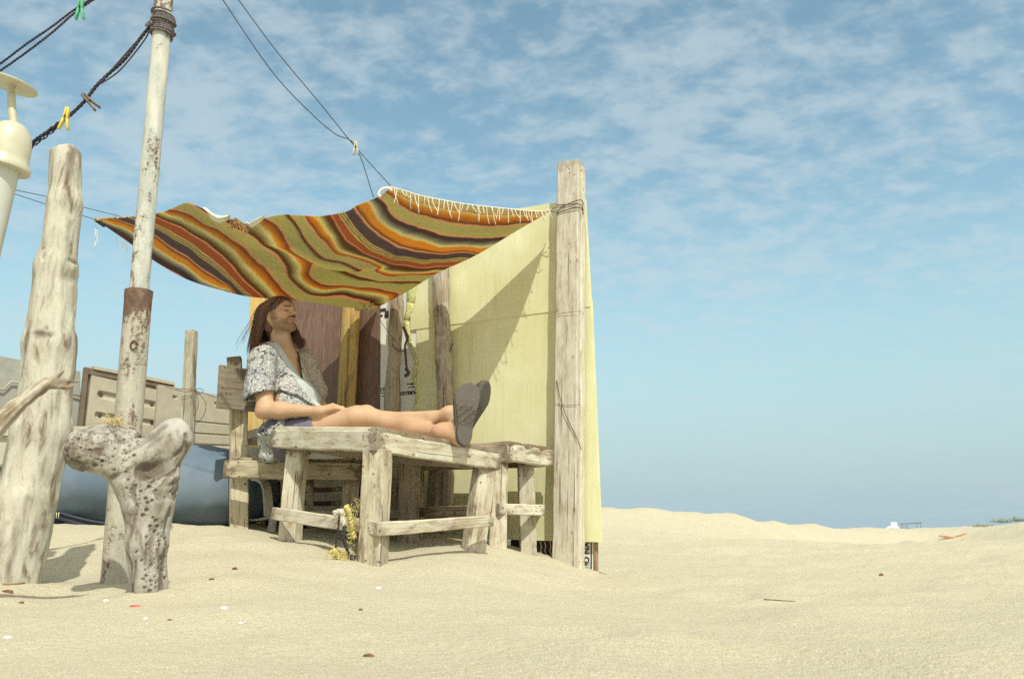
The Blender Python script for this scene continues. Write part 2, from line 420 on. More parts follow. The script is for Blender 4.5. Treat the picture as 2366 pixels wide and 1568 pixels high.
def foam():
    m, g, b = material('yellow_insulation_board'); c = g.attr('gc')
    st = g.noise(g.vscale(c, (55, 1.6, 1)), 2.0, 3, .6); bl = g.noise(c, 3.0, 4, .6); fi = g.noise(c, 160, 2, .5)
    dr = g.noise(g.vscale(c, (14, .8, 1), (3, 0, 0)), 1.6, 4, .6)
    col = g.mix(g.sstep(bl, .35, .70), (.665, .645, .38), (.74, .725, .475))
    col = g.mix(g.math('MULTIPLY', g.sstep(st, .46, .66), .42), col, (.60, .56, .30))
    col = g.mix(g.math('MULTIPLY', g.sstep(dr, .54, .72), .42), col, (.56, .49, .24))
    finish(g, b, col, .75, g.bump(g.math('ADD', st, g.math('MULTIPLY', fi, .4)), .22, .002), .2); return m
M['foam'] = foam()
def flat(name, col, rough=.7, spec=.25, var=.12, sc=18.0, bump=.15, dirt=None, dirtamt=.4):
    m, g, b = material(name); o = g.obj(); n = g.noise(o, sc, 5, .6)
    c = g.mix(g.sstep(n, .3, .7), tuple(x * (1 - var) for x in col), tuple(min(1, x * (1 + var)) for x in col))
    if dirt: c = g.mix(g.math('MULTIPLY', g.sstep(g.noise(o, sc * .4, 6, .7, .4), .48, .68), dirtamt), c, dirt)
    finish(g, b, c, rough, g.bump(g.noise(o, sc * 5, 3, .6), bump, .002), spec); return m
M['foam_torn'] = flat('torn_foam_core', (.60, .61, .28), .9, .1, .25, 60, .6, (.30, .20, .10), .6)
M['white_board'] = flat('white_signboard', (.80, .79, .71), .45, .4, .08, 6, .05, (.42, .36, .24), .35)
M['text'] = flat('dark_lettering', (.06, .035, .035), .6, .2, .1)
M['black'] = flat('black_board', (.035, .022, .022), .6)
M['plastic_white'] = flat('white_garden_plastic', (.62, .57, .46), .5, .4, .08, 9, .05, (.40, .31, .20), .4)
M['plastic_grey'] = flat('grey_beige_plastic', (.45, .405, .31), .6, .3, .07, 14, .12, (.30, .27, .2), .35)
M['plastic_pale'] = flat('pale_beige_plastic', (.53, .50, .39), .55, .3, .05, 10, .08, (.38, .33, .22), .35)
M['panel_grey'] = flat('grey_sheet', (.33, .33, .30), .65, .25, .10, 10, .10, (.24, .22, .18), .5)
M['vent'] = flat('aged_white_plastic', (.53, .50, .37), .38, .5, .10, 9, .04, (.40, .32, .17), .8)
M['vent_pipe'] = flat('grey_plastic_pipe', (.55, .56, .50), .45, .4, .06, 8, .05, (.45, .36, .2), .4)
M['shell'] = flat('white_shell', (.80, .78, .72), .5, .3, .1, 90)
M['shell_red'] = flat('red_shell', (.52, .10, .07), .6, .2, .3, 90)
M['debris'] = flat('dark_bark', (.16, .08, .05), .9, .1, .4, 90, .5)
M['orange_net'] = flat('orange_net_rope', (.55, .24, .13), .8, .1, .3, 60)
M['rope_dark'] = flat('dark_rope', (.060, .050, .055), .9, .1, .5, 160, .5)
M['rope_grey'] = flat('grey_rope', (.17, .145, .15), .9, .1, .45, 160, .5)
M['rope_yellow'] = flat('yellow_frayed_rope', (.60, .52, .19), .9, .1, .35, 80, .5, (.25, .16, .06), .35)
M['rope_white'] = flat('white_frayed_rope', (.55, .51, .38), .9, .1, .2, 80, .5)
M['wire'] = flat('dark_wire', (.075, .065, .06), .6, .3, .2, 60)
M['wire_rust'] = flat('rusty_wire', (.13, .07, .045), .8, .2, .4, 90)
M['fringe'] = flat('cream_yarn', (.78, .72, .58), .9, .1, .12, 150)
M['lining'] = flat('white_fleece', (.66, .63, .50), .95, .1, .1, 60, .6)
M['peg_yellow'] = flat('yellow_peg_plastic', (.72, .55, .10), .5, .4, .15, 40)
M['peg_green'] = flat('green_peg_plastic', (.10, .42, .22), .5, .4, .25, 60)
M['peg_brown'] = flat('brown_peg_plastic', (.17, .13, .09), .5, .4, .25, 60)
M['peg_pale'] = flat('pale_peg_plastic', (.52, .48, .34), .5, .4, .2, 60)
M['shrub'] = flat('dry_shrub', (.30, .29, .18), .9, .1, .4, 30)
M['far_wood'] = flat('far_frame_wood', (.20, .17, .14), .9)
M['vein_dark'] = flat('dark_frame_strip', (.17, .135, .10), .7, .2, .15, 20, .1)

def beanbag():
    m, g, b = material('blue_canvas'); o = g.obj()
    w = g.noise(o, 260, 2, .5); bl = g.noise(o, 3.0, 4, .6)
    col = g.mix(g.sstep(bl, .3, .7), (.118, .165, .220), (.155, .205, .262))
    du = g.noise(o, 1.3, 5, .65); col = g.mix(g.math('MULTIPLY', g.sstep(du, .5, .75), .3), col, (.33, .33, .29))
    finish(g, b, col, .85, g.bump(w, .25, .002), .15); return m
M['bag'] = beanbag()
M['bag_trim'] = flat('dark_blue_piping', (.055, .06, .085), .8)

def rusty():
    m, g, b = material('rusty_galvanised_pipe'); c = g.attr('gc')
    h = g.vscale(c, (1, 1, 1)); n = g.noise(g.vscale(c, (5, 11, 11)), 2.2, 8, .68, .4); sp = g.noise(c, 95, 4, .7); bl = g.noise(g.vscale(c, (3, 14, 14), (4, 4, 4)), 2.0, 5, .6)
    base = g.mix(g.sstep(bl, .38, .62), (.42, .435, .40), (.60, .585, .51)); base = g.mix(g.attr('old', 'Fac'), base, (.36, .315, .235))
    base = g.mix(g.math('MULTIPLY', g.sstep(sp, .52, .62), .5), base, (.62, .60, .50))
    amt = g.attr('rust', 'Fac')
    r = g.math('ADD', g.math('ADD', n, g.math('MULTIPLY', g.math('SUBTRACT', sp, .5), .55)), amt)
    rm = g.sstep(r, .535, .69)
    rc_ = g.ramp(g.noise(c, 40, 5, .7), [(.3, (.075, .05, .04)), (.55, (.17, .105, .07)), (.75, (.34, .25, .16))])
    col = g.mix(rm, base, rc_)
    finish(g, b, col, .75, g.bump(g.math('ADD', g.math('MULTIPLY', rm, .5), g.math('MULTIPLY', sp, .6)), .5, .003), .3); return m
M['rusty'] = rusty()

def driftwood(name, light, mid, dark, pits=0.0, axis=(1, 1, .16), warm=0.0, rot=None):
    m, g, b = material(name); o = g.attr('gc')
    c = g.vscale(o, axis)
    n = g.noise(c, 26, 7, .62, .8); f = g.noise(c, 120, 4, .65, .4); bl = g.noise(o, 7, 4, .6)
    col = g.ramp(n, [(.33, dark), (.44, mid), (.57, light)])
    col = g.mix(g.math('MULTIPLY', g.sstep(bl, .40, .65), .5), col, tuple(min(1, x * 1.12) for x in light))
    col = g.mix(g.math('MULTIPLY', g.sstep(f, .60, .70), .45), col, dark)
    h = g.math('ADD', n, g.math('MULTIPLY', f, .5))
    if pits:
        vv = g.vor(o, 95); size = g.noise(o, 22, 2, .5)
        pm = g.math('MULTIPLY', g.sstep(vv, .30, .16), g.sstep(size, .50, .58))
        col = g.mix(g.math('MULTIPLY', pm, pits), col, (.06, .045, .04)); h = g.math('SUBTRACT', h, g.math('MULTIPLY', pm, 1.2))
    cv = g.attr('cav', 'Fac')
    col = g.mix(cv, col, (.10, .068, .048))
    if warm: col = g.mix(g.math('MULTIPLY', g.sstep(bl, .6, .4), warm), col, (.42, .29, .13))
    finish(g, b, col, .85, g.bump(h, .85, .006), .15); return m
M['drift_post'] = driftwood('bleached_driftwood', (.54, .51, .43), (.43, .40, .32), (.18, .135, .095), 0, (1, 1, .28))
M['drift_fork'] = driftwood('worm_eaten_driftwood', (.42, .40, .35), (.30, .27, .225), (.13, .10, .08), .0, (1, .8, .45))
M['drift_branch'] = driftwood('golden_driftwood', (.72, .69, .61), (.50, .44, .33), (.14, .095, .06), 0, (1, 1, 1), .16)

def sand_mat():
    m, g, b = material('beach_sand'); o = g.obj()
    g1 = g.noise(o, 420, 3, .7); g2 = g.noise(o, 150, 3, .65); g3 = g.noise(o, 38, 4, .6); bl = g.noise(o, 1.6, 4, .55)
    col = g.mix(g.sstep(g1, .34, .66), (.35, .30, .19), (.71, .655, .505))
    col = g.mix(g.math('MULTIPLY', g.sstep(g2, .60, .74), .55), col, (.38, .30, .17))
    col = g.mix(g.math('MULTIPLY', g.sstep(g2, .40, .30), .60), col, (.84, .80, .68))
    col = g.mix(g.math('MULTIPLY', g.sstep(g3, .54, .70), .45), col, (.50, .41, .22))
    col = g.mix(g.math('MULTIPLY', g.sstep(bl, .45, .7), .25), col, (.60, .54, .38))
    dk = g.vor(o, 46); sz = g.noise(o, 9, 2)
    col = g.mix(g.math('MULTIPLY', g.math('MULTIPLY', g.sstep(dk, .12, .07), g.sstep(sz, .52, .60)), .7), col, (.20, .12, .06))
    h = g.math('ADD', g.math('MULTIPLY', g1, .35), g.math('ADD', g.math('MULTIPLY', g2, .8), g.math('MULTIPLY', g3, 1.6)))
    finish(g, b, col, .95, g.bump(h, .8, .008), .08); return m
M['sand'] = sand_mat()
def sea_mat():
    m, g, b = material('hazy_sea'); o = g.obj()
    finish(g, b, (.238, .31, .375), 1.0, g.bump(g.noise(g.vscale(o, (.4, 1, 1)), .8, 4, .6), .2, .1), .2); return m
M['sea'] = sea_mat()

# ================================================================== ground
WD = unit(V(-.88, .47, 0)); WN = unit(V(-.47, -.88, 0))            # shelter side wall: direction inwards, outward face normal
WP = P(1290, 1194, 4.45); WP[2] = 0
ctl = []
def G(u, v, Y): p = P(u, v, Y); ctl.append((math.atan2(p[0], p[1]), math.log(math.hypot(p[0], p[1])), p[2]))
def GZ(X, Y, z): ctl.append((math.atan2(X, Y), math.log(math.hypot(X, Y)), z))
for x in (-1.2, -.6, 0, .6, 1.2):
    GZ(x * .5, .45, .085); GZ(x, 1.0, .075)
GZ(-2.2, 1.0, .08); GZ(2.2, 1.0, .07)
for x in (-.75, -.25, .3, .9): GZ(x, 1.65, .065)
# left foreground: hollows and mounds round the posts
G(-60, 1352, 2.55); G(35, 1348, 2.58); G(110, 1325, 2.85); G(190, 1318, 3.0); G(262, 1342, 2.75); G(345, 1372, 2.35); G(200, 1385, 2.35)
G(430, 1352, 2.5); G(120, 1262, 3.7); G(240, 1248, 3.7); G(400, 1252, 3.6); G(560, 1290, 3.1); G(520, 1340, 2.6); G(660, 1330, 2.8)
G(0, 1232, 4.3); G(120, 1212, 4.4); G(250, 1213, 4.4); G(400, 1216, 4.4); G(530, 1219, 4.25); G(600, 1236, 4.0)
G(556, 1226, 4.24); G(672, 1256, 3.72); G(735, 1262, 3.7); G(865, 1314, 3.22); G(800, 1300, 3.2); G(930, 1318, 3.1); G(1000, 1270, 3.7)
G(945, 1252, 4.2); G(800, 1242, 4.3); G(1095, 1279, 3.72); G(1120, 1262, 4.0); G(1152, 1272, 4.0); G(1222, 1282, 4.3); G(1262, 1290, 4.3)
G(1305, 1304, 4.25); G(1340, 1325, 4.2); G(1375, 1337, 4.2); G(1030, 1330, 2.9); G(1190, 1345, 3.0); G(1350, 1365, 3.2); G(1460, 1335, 4.0)
G(700, 1225, 4.9); G(850, 1228, 4.9); G(1000, 1235, 4.8); G(560, 1212, 5.2); G(300, 1205, 5.4); G(0, 1212, 5.6)
G(1450, 1260, 6.0); G(1700, 1320, 4.2); G(2000, 1320, 4.2); G(2366, 1310, 4.2); G(1750, 1255, 7.0); G(2100, 1258, 8.0); G(2400, 1250, 8.0)
ridge = [(1100, 13, 1168), (1260, 13.5, 1168), (1390, 14, 1170), (1500, 15, 1176), (1600, 16, 1183), (1700, 17.5, 1187), (1790, 20, 1203), (1870, 23, 1210), (2000, 26, 1219), (2150, 28, 1222), (2220, 27, 1219),
         (2290, 25, 1213), (2366, 22, 1205), (2500, 20, 1198), (2700, 20, 1190), (3200, 20, 1190), (900, 13, 1172), (600, 13, 1180), (300, 13, 1185), (0, 14, 1185), (-400, 15, 1185)]
for u, Y, v in ridge:
    G(u, v, Y); p = P(u, v, Y); GZ(p[0] * .8, Y * .8, p[2] - .10 - .012 * Y); GZ(p[0] * 1.25, Y * 1.25, p[2] - .25 - .02 * Y)
    GZ(p[0] * 1.9, Y * 1.9, -1.9); GZ(p[0] * 4, Y * 4, -3.2)
for a in (-3.1, -2.2, -1.6, 1.6, 2.2, 3.1):
    for r in (1.0, 3.0, 10.0, 30.0): ctl.append((a, math.log(r), .03))
ctl = np.array(ctl)
A_ = ctl[:, :2] * np.array([2.2, 1.0])
def phi(d): return d ** 1.5
Dm = np.linalg.norm(A_[:, None] - A_[None], axis=2)
K = phi(Dm) + np.eye(len(A_)) * 1e-4
Pm = np.c_[np.ones(len(A_)), A_]
S = np.block([[K, Pm], [Pm.T, np.zeros((3, 3))]]); sol = np.linalg.solve(S, np.r_[ctl[:, 2], np.zeros(3)])
DR = np.random.default_rng(12); DP = np.c_[DR.uniform(-3, 4.5, 110), DR.uniform(1.3, 9, 110), DR.uniform(.07, .20, 110), DR.uniform(.006, .020, 110)]
def dimples(x, y):
    d = np.zeros(len(x))
    for a, b, r0, h in DP:
        m = (np.abs(x - a) < 3 * r0) & (np.abs(y - b) < 3 * r0); q = ((x[m] - a) ** 2 + ((y[m] - b) * .8) ** 2) / r0 ** 2
        d[m] += h * (-np.exp(-q) + .55 * np.exp(-(np.sqrt(q) - 1.5) ** 2 * 3))
    return d
def ground_z(X, Y):
    X = np.atleast_1d(np.asarray(X, float)); Y = np.atleast_1d(np.asarray(Y, float)); sh = X.shape
    q = np.c_[np.arctan2(X.ravel(), Y.ravel()) * 2.2, np.log(np.hypot(X.ravel(), Y.ravel()) + 1e-6)]
    z = np.empty(len(q))
    for i in range(0, len(q), 20000):
        d = np.linalg.norm(q[i:i + 20000, None] - A_[None], axis=2); z[i:i + 20000] = phi(d) @ sol[:-3] + np.c_[np.ones(len(d)), q[i:i + 20000]] @ sol[-3:]
    r = np.exp(q[:, 1]); p3 = np.c_[X.ravel(), Y.ravel(), np.zeros(len(q))]
    amp = np.clip(r / 4, .25, 2.5)
    near_ = np.exp(-((r - 3.0) / 3.0) ** 2); z += near_ * (.009 * fbm(p3 * np.array([1, 1.2, 1]), 2.9, 2, 31)); z += dimples(X.ravel(), Y.ravel())
    z += .016 * amp * fbm(p3 * np.array([.8, 1.3, 1]), 1.7, 3, 5) + .0035 * np.clip(r / 2, .6, 3) * fbm(p3, 7, 3, 9)
    return z.reshape(sh)
ang = np.r_[np.linspace(-math.pi, -1.0, 50)[:-1], np.linspace(-1.0, .95, 900), np.linspace(.95, math.pi, 50)[1:]]
rad = np.exp(np.r_[np.linspace(math.log(.12), math.log(8), 420)[:-1], np.linspace(math.log(8), math.log(160), 170)])
AA, RR = np.meshgrid(ang, rad, indexing='ij'); XX = RR * np.sin(AA); YY = RR * np.cos(AA)
ZZ = ground_z(XX, YY)
vv_ = np.stack([XX, YY, ZZ], 2).reshape(-1, 3); na, nr = AA.shape
ii = np.arange(na - 1)[:, None] * nr + np.arange(nr - 1)[None]
q_ = np.stack([ii, ii + 1, ii + nr + 1, ii + nr], 2).reshape(-1, 4)
last = (na - 1) * nr + np.arange(nr - 1); first = np.arange(nr - 1)
vv_ = np.r_[vv_, [[0, 0, vv_[0][2]]]]
fl = np.c_[first * 0 + 0, first * 0, first * 0, first * 0][:0]
mk('sand', vv_, q_, M['sand'], base=(0, 0, 0), kind='structure')
r_ = 8000.0
mk('sea', np.array([[-r_, -r_, -1.75], [r_, -r_, -1.75], [r_, r_, -1.75], [-r_, r_, -1.75]]), np.array([[0, 1, 2, 3]]), M['sea'], base=(0, 0, -1.75), kind='structure')
def gz(x, y): return float(ground_z(np.array([x]), np.array([y]))[0])
# ================================================================== shelter walls
def sheet(name, poly, thick, n, mat, parent=None, seg=.06, gdir=None, jit=.002, torn=None, **kw):
    """closed slab from a convex quad (4 points, front face outline) extruded backwards along -n; gc=(across, up, 0)"""
    a, b, c, d = [np.asarray(p, float) for p in poly]; n = unit(n)
    nu = max(2, int(np.linalg.norm(b - a) / seg)); nv = max(2, int(np.linalg.norm(d - a) / seg))
    s = np.linspace(0, 1, nu + 1); t = np.linspace(0, 1, nv + 1); Sg, Tg = np.meshgrid(s, t, indexing='ij')
    F = (a[None, None] * ((1 - Sg) * (1 - Tg))[..., None] + b * (Sg * (1 - Tg))[..., None] + c * (Sg * Tg)[..., None] + d * ((1 - Sg) * Tg)[..., None])
    ex = unit(b - a); ey = unit(np.cross(n, ex))
    if torn is not None: F = torn(F, Sg, Tg, ex, ey)
    F = F + n * (jit * vnoise(F, 4.0, 3))[..., None]
    B = F - n * thick
    v = np.r_[F.reshape(-1, 3), B.reshape(-1, 3)]; N = (nu + 1) * (nv + 1); f = []
    I = lambda i, j: i * (nv + 1) + j
    for i in range(nu):
        for j in range(nv):
            f.append((I(i, j), I(i + 1, j), I(i + 1, j + 1), I(i, j + 1))); f.append((N + I(i, j), N + I(i, j + 1), N + I(i + 1, j + 1), N + I(i + 1, j)))
    for i in range(nu):
        f.append((I(i, 0), N + I(i, 0), N + I(i + 1, 0), I(i + 1, 0))); f.append((I(i, nv), I(i + 1, nv), N + I(i + 1, nv), N + I(i, nv)))
    for j in range(nv):
        f.append((I(0, j), I(0, j + 1), N + I(0, j + 1), N + I(0, j))); f.append((I(nu, j), N + I(nu, j), N + I(nu, j + 1), I(nu, j + 1)))
    gc = np.c_[(v - a) @ ex, (v - a) @ ey, np.zeros(len(v))]
    return mk(name, v, f, mat, parent=parent, smooth=True, autosmooth=35, attrs={'gc': gc}, **kw)
def wall_pt(u, v, off=0.0): return on_plane(u, v, WP + WN * off, WN)
wb = wall_pt(1290, 1265); wb[2] = gz(wb[0], wb[1])
wall = thing('shelter_wall', wb, 'tall pale yellow insulation boards forming the side wall behind the square post', 'wall')
sheet('lower_panel', [wall_pt(962, 1240), wall_pt(1388, 1252), wall_pt(1365, 690), wall_pt(962, 742)], .03, WN, M['foam'], wall)
sheet('upper_panel', [wall_pt(948, 762, .004), wall_pt(1364, 708, .004), wall_pt(1350, 458, .004), wall_pt(948, 520, .004)], .03, WN, M['foam'], wall)

# old printed sign boards reused as walling near the corner (the print hangs upside down)
def text_obj(name, body, p, right, up, size, mat, parent, depth=.0015, bold=.0, sx=1.0, **kw):
    cu = bpy.data.curves.new(name, 'FONT'); cu.body = body; cu.size = size; cu.extrude = depth; cu.offset = bold; cu.align_x = 'LEFT'; cu.resolution_u = 3
    to = bpy.data.objects.new(name, cu); COL.objects.link(to); bpy.context.view_layer.update()
    dg = bpy.context.evaluated_depsgraph_get(); me = to.evaluated_get(dg).to_mesh()
    v = np.array([q.co[:] for q in me.vertices]); f = [tuple(q.vertices) for q in me.polygons]; to.to_mesh_clear()
    bpy.data.objects.remove(to); bpy.data.curves.remove(cu)
    right = unit(right); up = unit(up); n = np.cross(right, up); w = p + v[:, :1] * right * sx + v[:, 1:2] * up + v[:, 2:3] * n
    return mk(name, w, f, mat, parent=parent, smooth=False, **kw)
CP = wall_pt(868, 1194)                       # inner corner of the shelter
pb = wall_pt(910, 1250); pb[2] = gz(pb[0], pb[1])
sgn = thing('printed_board', pb, 'white printed board with upside down lettering beside the brown panel', 'sign board')
def torn_r(F, Sg, Tg, ex, ey):
    k = np.clip((Sg - .75) * 4, 0, 1); return F + ex * (k * .02 * vnoise(F, 16, 4))[..., None]
sheet('board', [wall_pt(866, 1235, -.008), wall_pt(968, 1238, -.008), wall_pt(965, 640, -.008), wall_pt(866, 655, -.008)], .012, WN, M['white_board'], sgn, seg=.03, torn=torn_r)
rightw = -WD; upw = V(0, 0, 1)
def bt(body, u, v, size, bold=.002):
    p = wall_pt(u, v, -.0065); text_obj('lettering', body, p, -rightw, -upw, size, M['text'], sgn, bold=bold, depth=.0012)
bt('TOURS.COM', 972, 901, .031, .0012); bt('info@tours', 962, 884, .016, 0); bt('www.tours', 962, 892, .014, 0)
bt('TOURS.COM', 914, 893, .031, .001); bt('reservations', 900, 905, .014, 0); bt('excursions', 900, 912, .014, 0)
k = MB()
for (u, v, w, h) in ((884, 716, .055, .02), (893, 726, .03, .045), (880, 729, .03, .012), (876, 712, .02, .02)):
    c = wall_pt(u, v, -.006); vv, ff, gc = plank_geo(c - WD * w / 2, c + WD * w / 2, h, .002, WN, seg=4, bev=.0006, jit=.003); k.add(vv, ff, gc)
k.build('emblem', M['text'], parent=sgn)
# torn yellow foam edge between board and wall
k = MB()
pts = [(955, 640), (950, 700), (938, 740), (946, 790), (962, 830), (958, 870), (963, 905), (958, 950), (964, 1010), (960, 1100), (962, 1230)]
ws = [.08, .07, .035, .022, .02, .02, .014, .014, .016, .014, .014]
for i in range(len(pts) - 1):
    a = wall_pt(*pts[i], .004); b = wall_pt(*pts[i + 1], .004)
    vv, ff, gc = plank_geo(a, b, ws[i], .012, WN, bev=.004, jit=.008, w2=ws[i + 1], seed=i); k.add(vv, ff, gc)
k.build('torn_edge', M['foam_torn'], parent=sgn)

# back wall: two brown wood-grain sheets with two yellow timbers
BL = P(576, 1194, 5.32); BR = CP - WN * 0 + V(0, 0, 0); BR = P(872, 1194, 5.03)
bd = unit(V(BR[0] - BL[0], BR[1] - BL[1], 0)); bn = unit(V(bd[1], -bd[0], 0))
bpt = lambda u, v, off=0.0: on_plane(u, v, BL + bn * off, bn)
def bthing(nm, u, lab, cat): p = bpt(u, 1235); p[2] = gz(p[0], p[1]); return thing(nm, p, lab, cat)
def brown_sheet(u0, u1, lab, off=0.0, ub0=None, ub1=None):
    p = [bpt(ub0 or u0, 1238, off), bpt(ub1 or u1, 1238, off), bpt(u1, 645, off), bpt(u0, 635, off)]
    o = sheet('brown_panel', p, .016, bn, M['brown'], None, seg=.08, jit=.001, label=lab, cat='wall panel', group=None, base=((p[0] + p[1]) / 2))
    me = o.data; a = me.attributes['gc'].data
    for d in a: x, y, z = d.vector; d.vector = (y, x, 0)
    return o
brown_sheet(604, 806, 'reddish brown wood grain sheet directly behind the man, left of the yellow timber')
brown_sheet(790, 878, 'darker brown wood grain sheet between the yellow timber and the white printed board', -.004)
plank('timber_stud', bpt(590, 1240, .03), bpt(600, 640, .03), .115, .05, bn, M['wood_yellow'], label='yellow timber upright at the outer end of the back wall, behind his hair', cat='timber', jit=.002)
k = MB()
vv, ff, gc = plank_geo(bpt(776, 1240, .035), bpt(808, 650, .035), .075, .045, unit(bn + bd * -.35), jit=.0015); k.add(vv, ff, gc)
vv, ff, gc = plank_geo(bpt(795, 1240, .045), bpt(826, 650, .045), .055, .035, unit(bn + bd * .25), jit=.0015); k.add(vv, ff, gc)
k.build('timber_stud', M['wood_yellow'], label='leaning yellow timber upright between the two brown sheets', cat='timber')
# ---- round-edged poles inside the shelter
def rough_pole(path, w, d, lab, mat, seed, cat='pole', name='driftwood_pole'):
    path = catmull(path, 12); k = MB(); n = 14; a = np.arange(n) * 2 * math.pi / n
    sup = lambda c: np.sign(c) * np.abs(c) ** .6
    T = unit(path[-1] - path[0]); N = unit(np.cross(T, WD)); W = WD
    m = len(path); wv = np.interp(np.linspace(0, 1, m), np.linspace(0, 1, len(w)), w)
    v = path[:, None] + (sup(np.cos(a))[None, :, None] * W * wv[:, None, None] / 2 + sup(np.sin(a))[None, :, None] * WN * d / 2)
    v = v + (.007 * vnoise(v * np.array([1, 1, .5]), 14, seed) + .004 * vnoise(v, 45, seed + 3))[..., None] * (sup(np.cos(a))[None, :, None] * W + sup(np.sin(a))[None, :, None] * WN)
    v = v.reshape(-1, 3); f = [(i * n + j, i * n + (j + 1) % n, (i + 1) * n + (j + 1) % n, (i + 1) * n + j) for i in range(m - 1) for j in range(n)]
    f.append(tuple(range(n))[::-1]); f.append(tuple((m - 1) * n + j for j in range(n)))
    L = np.linspace(0, 2, m); gc = np.stack([np.repeat(L, n), np.tile(np.cos(a) * .06, m), np.tile(np.sin(a) * .06, m)], 1) + seed
    k.add(v, f, gc); return k.build(name, mat, smooth=True, label=lab, cat=cat)
rough_pole([wall_pt(897, 1250, .10), wall_pt(905, 940, .09), wall_pt(911, 830, .08), wall_pt(917, 690, .07), wall_pt(920, 600, .07)], [.095, .10, .085, .078, .08], .07, 'grey split pole in front of the white printed board near the inner corner', M['wood_pole'], 11)
rough_pole([wall_pt(1028, 1250, .07), wall_pt(1030, 940, .07), wall_pt(1024, 800, .065), wall_pt(1020, 700, .06), wall_pt(1016, 560, .05)], [.085, .09, .10, .11, .10], .07, 'brown weathered pole halfway along the yellow wall', M['wood_pole'], 23)
# ================================================================== square corner post
pn = WN; pr_ = -WD                                     # front normal, right direction
pf = P(1312, 1194, 4.28)
POST0 = WP + WN * .11                                  # a point on the post's front face plane
ppt = lambda u, v, off=0.0: on_plane(u, v, POST0 + WN * off, WN)
base = ppt(1310, 1310); base[2] = gz(base[0], base[1])
post = thing('square_post', base, 'tall bleached square wooden post at the open corner of the shelter', 'post')
wpost = np.linalg.norm(ppt(1338, 1194) - ppt(1284, 1194))
a = ppt(1310, 1345, -.045); b = ppt(1319, 378, -.045); b2 = b + V(0, 0, .0)
plank('beam', a, b2, wpost, .09, WN, M['wood_post'], post, jit=.004, bev=.008, seed=3, seg=60)
plank('edge_strip', ppt(1342, 1345, -.06) , ppt(1345, 385, -.06), .022, .05, WN, M['wood_post'], post, jit=.003, bev=.006, seed=5, seg=60)
k = MB()
def wrap(v0, v1, v2, r=.0022, twist=0):
    p = [ppt(1286, v0, .004), ppt(1300, (v0 + v1) / 2, .006), ppt(1339, v1, .006), ppt(1347, v2, -.03), ppt(1348, v2 + 2, -.085)]
    return tube_geo(catmull(p, 6), r, 6)
def wt(vv, ff, gc): MB().add(vv, ff, gc).build('wire_tie', M['wire_rust'], parent=post)
for (v0, v1, v2) in ((492, 462, 470), (474, 472, 484), (496, 479, 492), (727, 719, 724)):
    wt(*wrap(v0, v1, v2, .0025 if v0 < 700 else .0012))
for pts in ([(1275, 483), (1286, 478)], [(1270, 486), (1288, 492)]):
    wt(*tube_geo([ppt(*p, .01) for p in pts] , .0022, 5))
vv, ff, gc = tube_geo(catmull([ppt(1286, 878, .004), ppt(1297, 930, .012), ppt(1315, 975, .010), ppt(1332, 1010, .008), ppt(1343, 1038, .003)], 8), .0022, 6); wt(vv, ff, gc)
vv, ff, gc = tube_geo(catmull([ppt(1284, 932, .003), ppt(1310, 936, .004), ppt(1340, 934, .003)], 8), .0012, 5); wt(vv, ff, gc)

# ---- sign half buried at the foot of the wall
SO = -.035
spt = lambda u, v, off=0.0: wall_pt(u, v, SO + off)
sb = spt(1362, 1335)
sg = thing('sign', sb, 'white sign with dark letters standing on end under the wall panel', 'sign')
sheet('sign_board', [spt(1340, 1352), spt(1372, 1352), spt(1371, 1236), spt(1340, 1236)], .004, WN, M['white_board'], sg, seg=.04, jit=.0005)
sheet('black_line', [spt(1364.5, 1330, .002), spt(1367.3, 1332, .002), spt(1367.5, 1238, .002), spt(1364.7, 1238, .002)], .0015, WN, M['text'], sg, seg=.04, jit=0)
text_obj('lettering', 'NO NA', spt(1361, 1316, .0015), V(.03, 0, 1), rightw * -1, .043, M['text'], sg, bold=.0012, sx=1.0)
k = MB()
for i in range(1):
    path = [spt(1352, 1336, .02), spt(1353, 1318, .016), spt(1358, 1303, .014), spt(1363, 1300, .012)]
    vv, ff, gc = tube_geo(catmull(path, 6), [.004] * 19, 6); k.add(vv, ff, gc)
    vv, ff, gc = plank_geo(spt(1357, 1326, .012), spt(1361, 1302, .012), .018, .004, WN, bev=.002); k.add(vv, ff, gc)
k.build('plastic_tag', flat('blue_grey_tag', (.38, .46, .46), .5), label='small blue grey plastic tag stuck in the sand against the white sign', cat='plastic scrap')
plank('lath', spt(1377, 1345, .0), spt(1377, 1240, 0), .022, .02, WN, M['wood_rim'], label='thin brown wooden lath at the outer edge of the wall foot', cat='lath', jit=.002)
# dark striped board left of the post foot
SB = [spt(1180, 1300), spt(1290, 1310), spt(1290, 1225), spt(1180, 1225)]
o_ = thing('striped_board', spt(1262, 1290), 'dark board with pale wavy stripes at the foot of the square post', 'board')
sheet('board', SB, .006, WN, M['black'], o_, seg=.04, jit=0)
for u0 in (1250, 1260, 1272):
    path = catmull([spt(u0 + dx, v, .002) for dx, v in ((-1.5, 1250), (1, 1262), (-1, 1272), (2.5, 1284), (1, 1292), (3, 1302))], 6)
    k = MB(); w_ = .007; T = np.gradient(path, axis=0)
    vv = np.r_[path - pr_ * w_ / 2, path + pr_ * w_ / 2, path - pr_ * w_ / 2 + WN * .001, path + pr_ * w_ / 2 + WN * .001]; n = len(path)
    ff = [(n * 2 + i, n * 3 + i, n * 3 + i + 1, n * 2 + i + 1) for i in range(n - 1)] + [(i, i + n * 2, i + 1 + n * 2, i + 1) for i in range(n - 1)] + [(n + i, n + i + 1, n * 3 + i + 1, n * 3 + i) for i in range(n - 1)]
    k.add(vv, ff); k.build('stripe', flat('pink_grey_paint', (.50, .38, .33)), parent=o_)

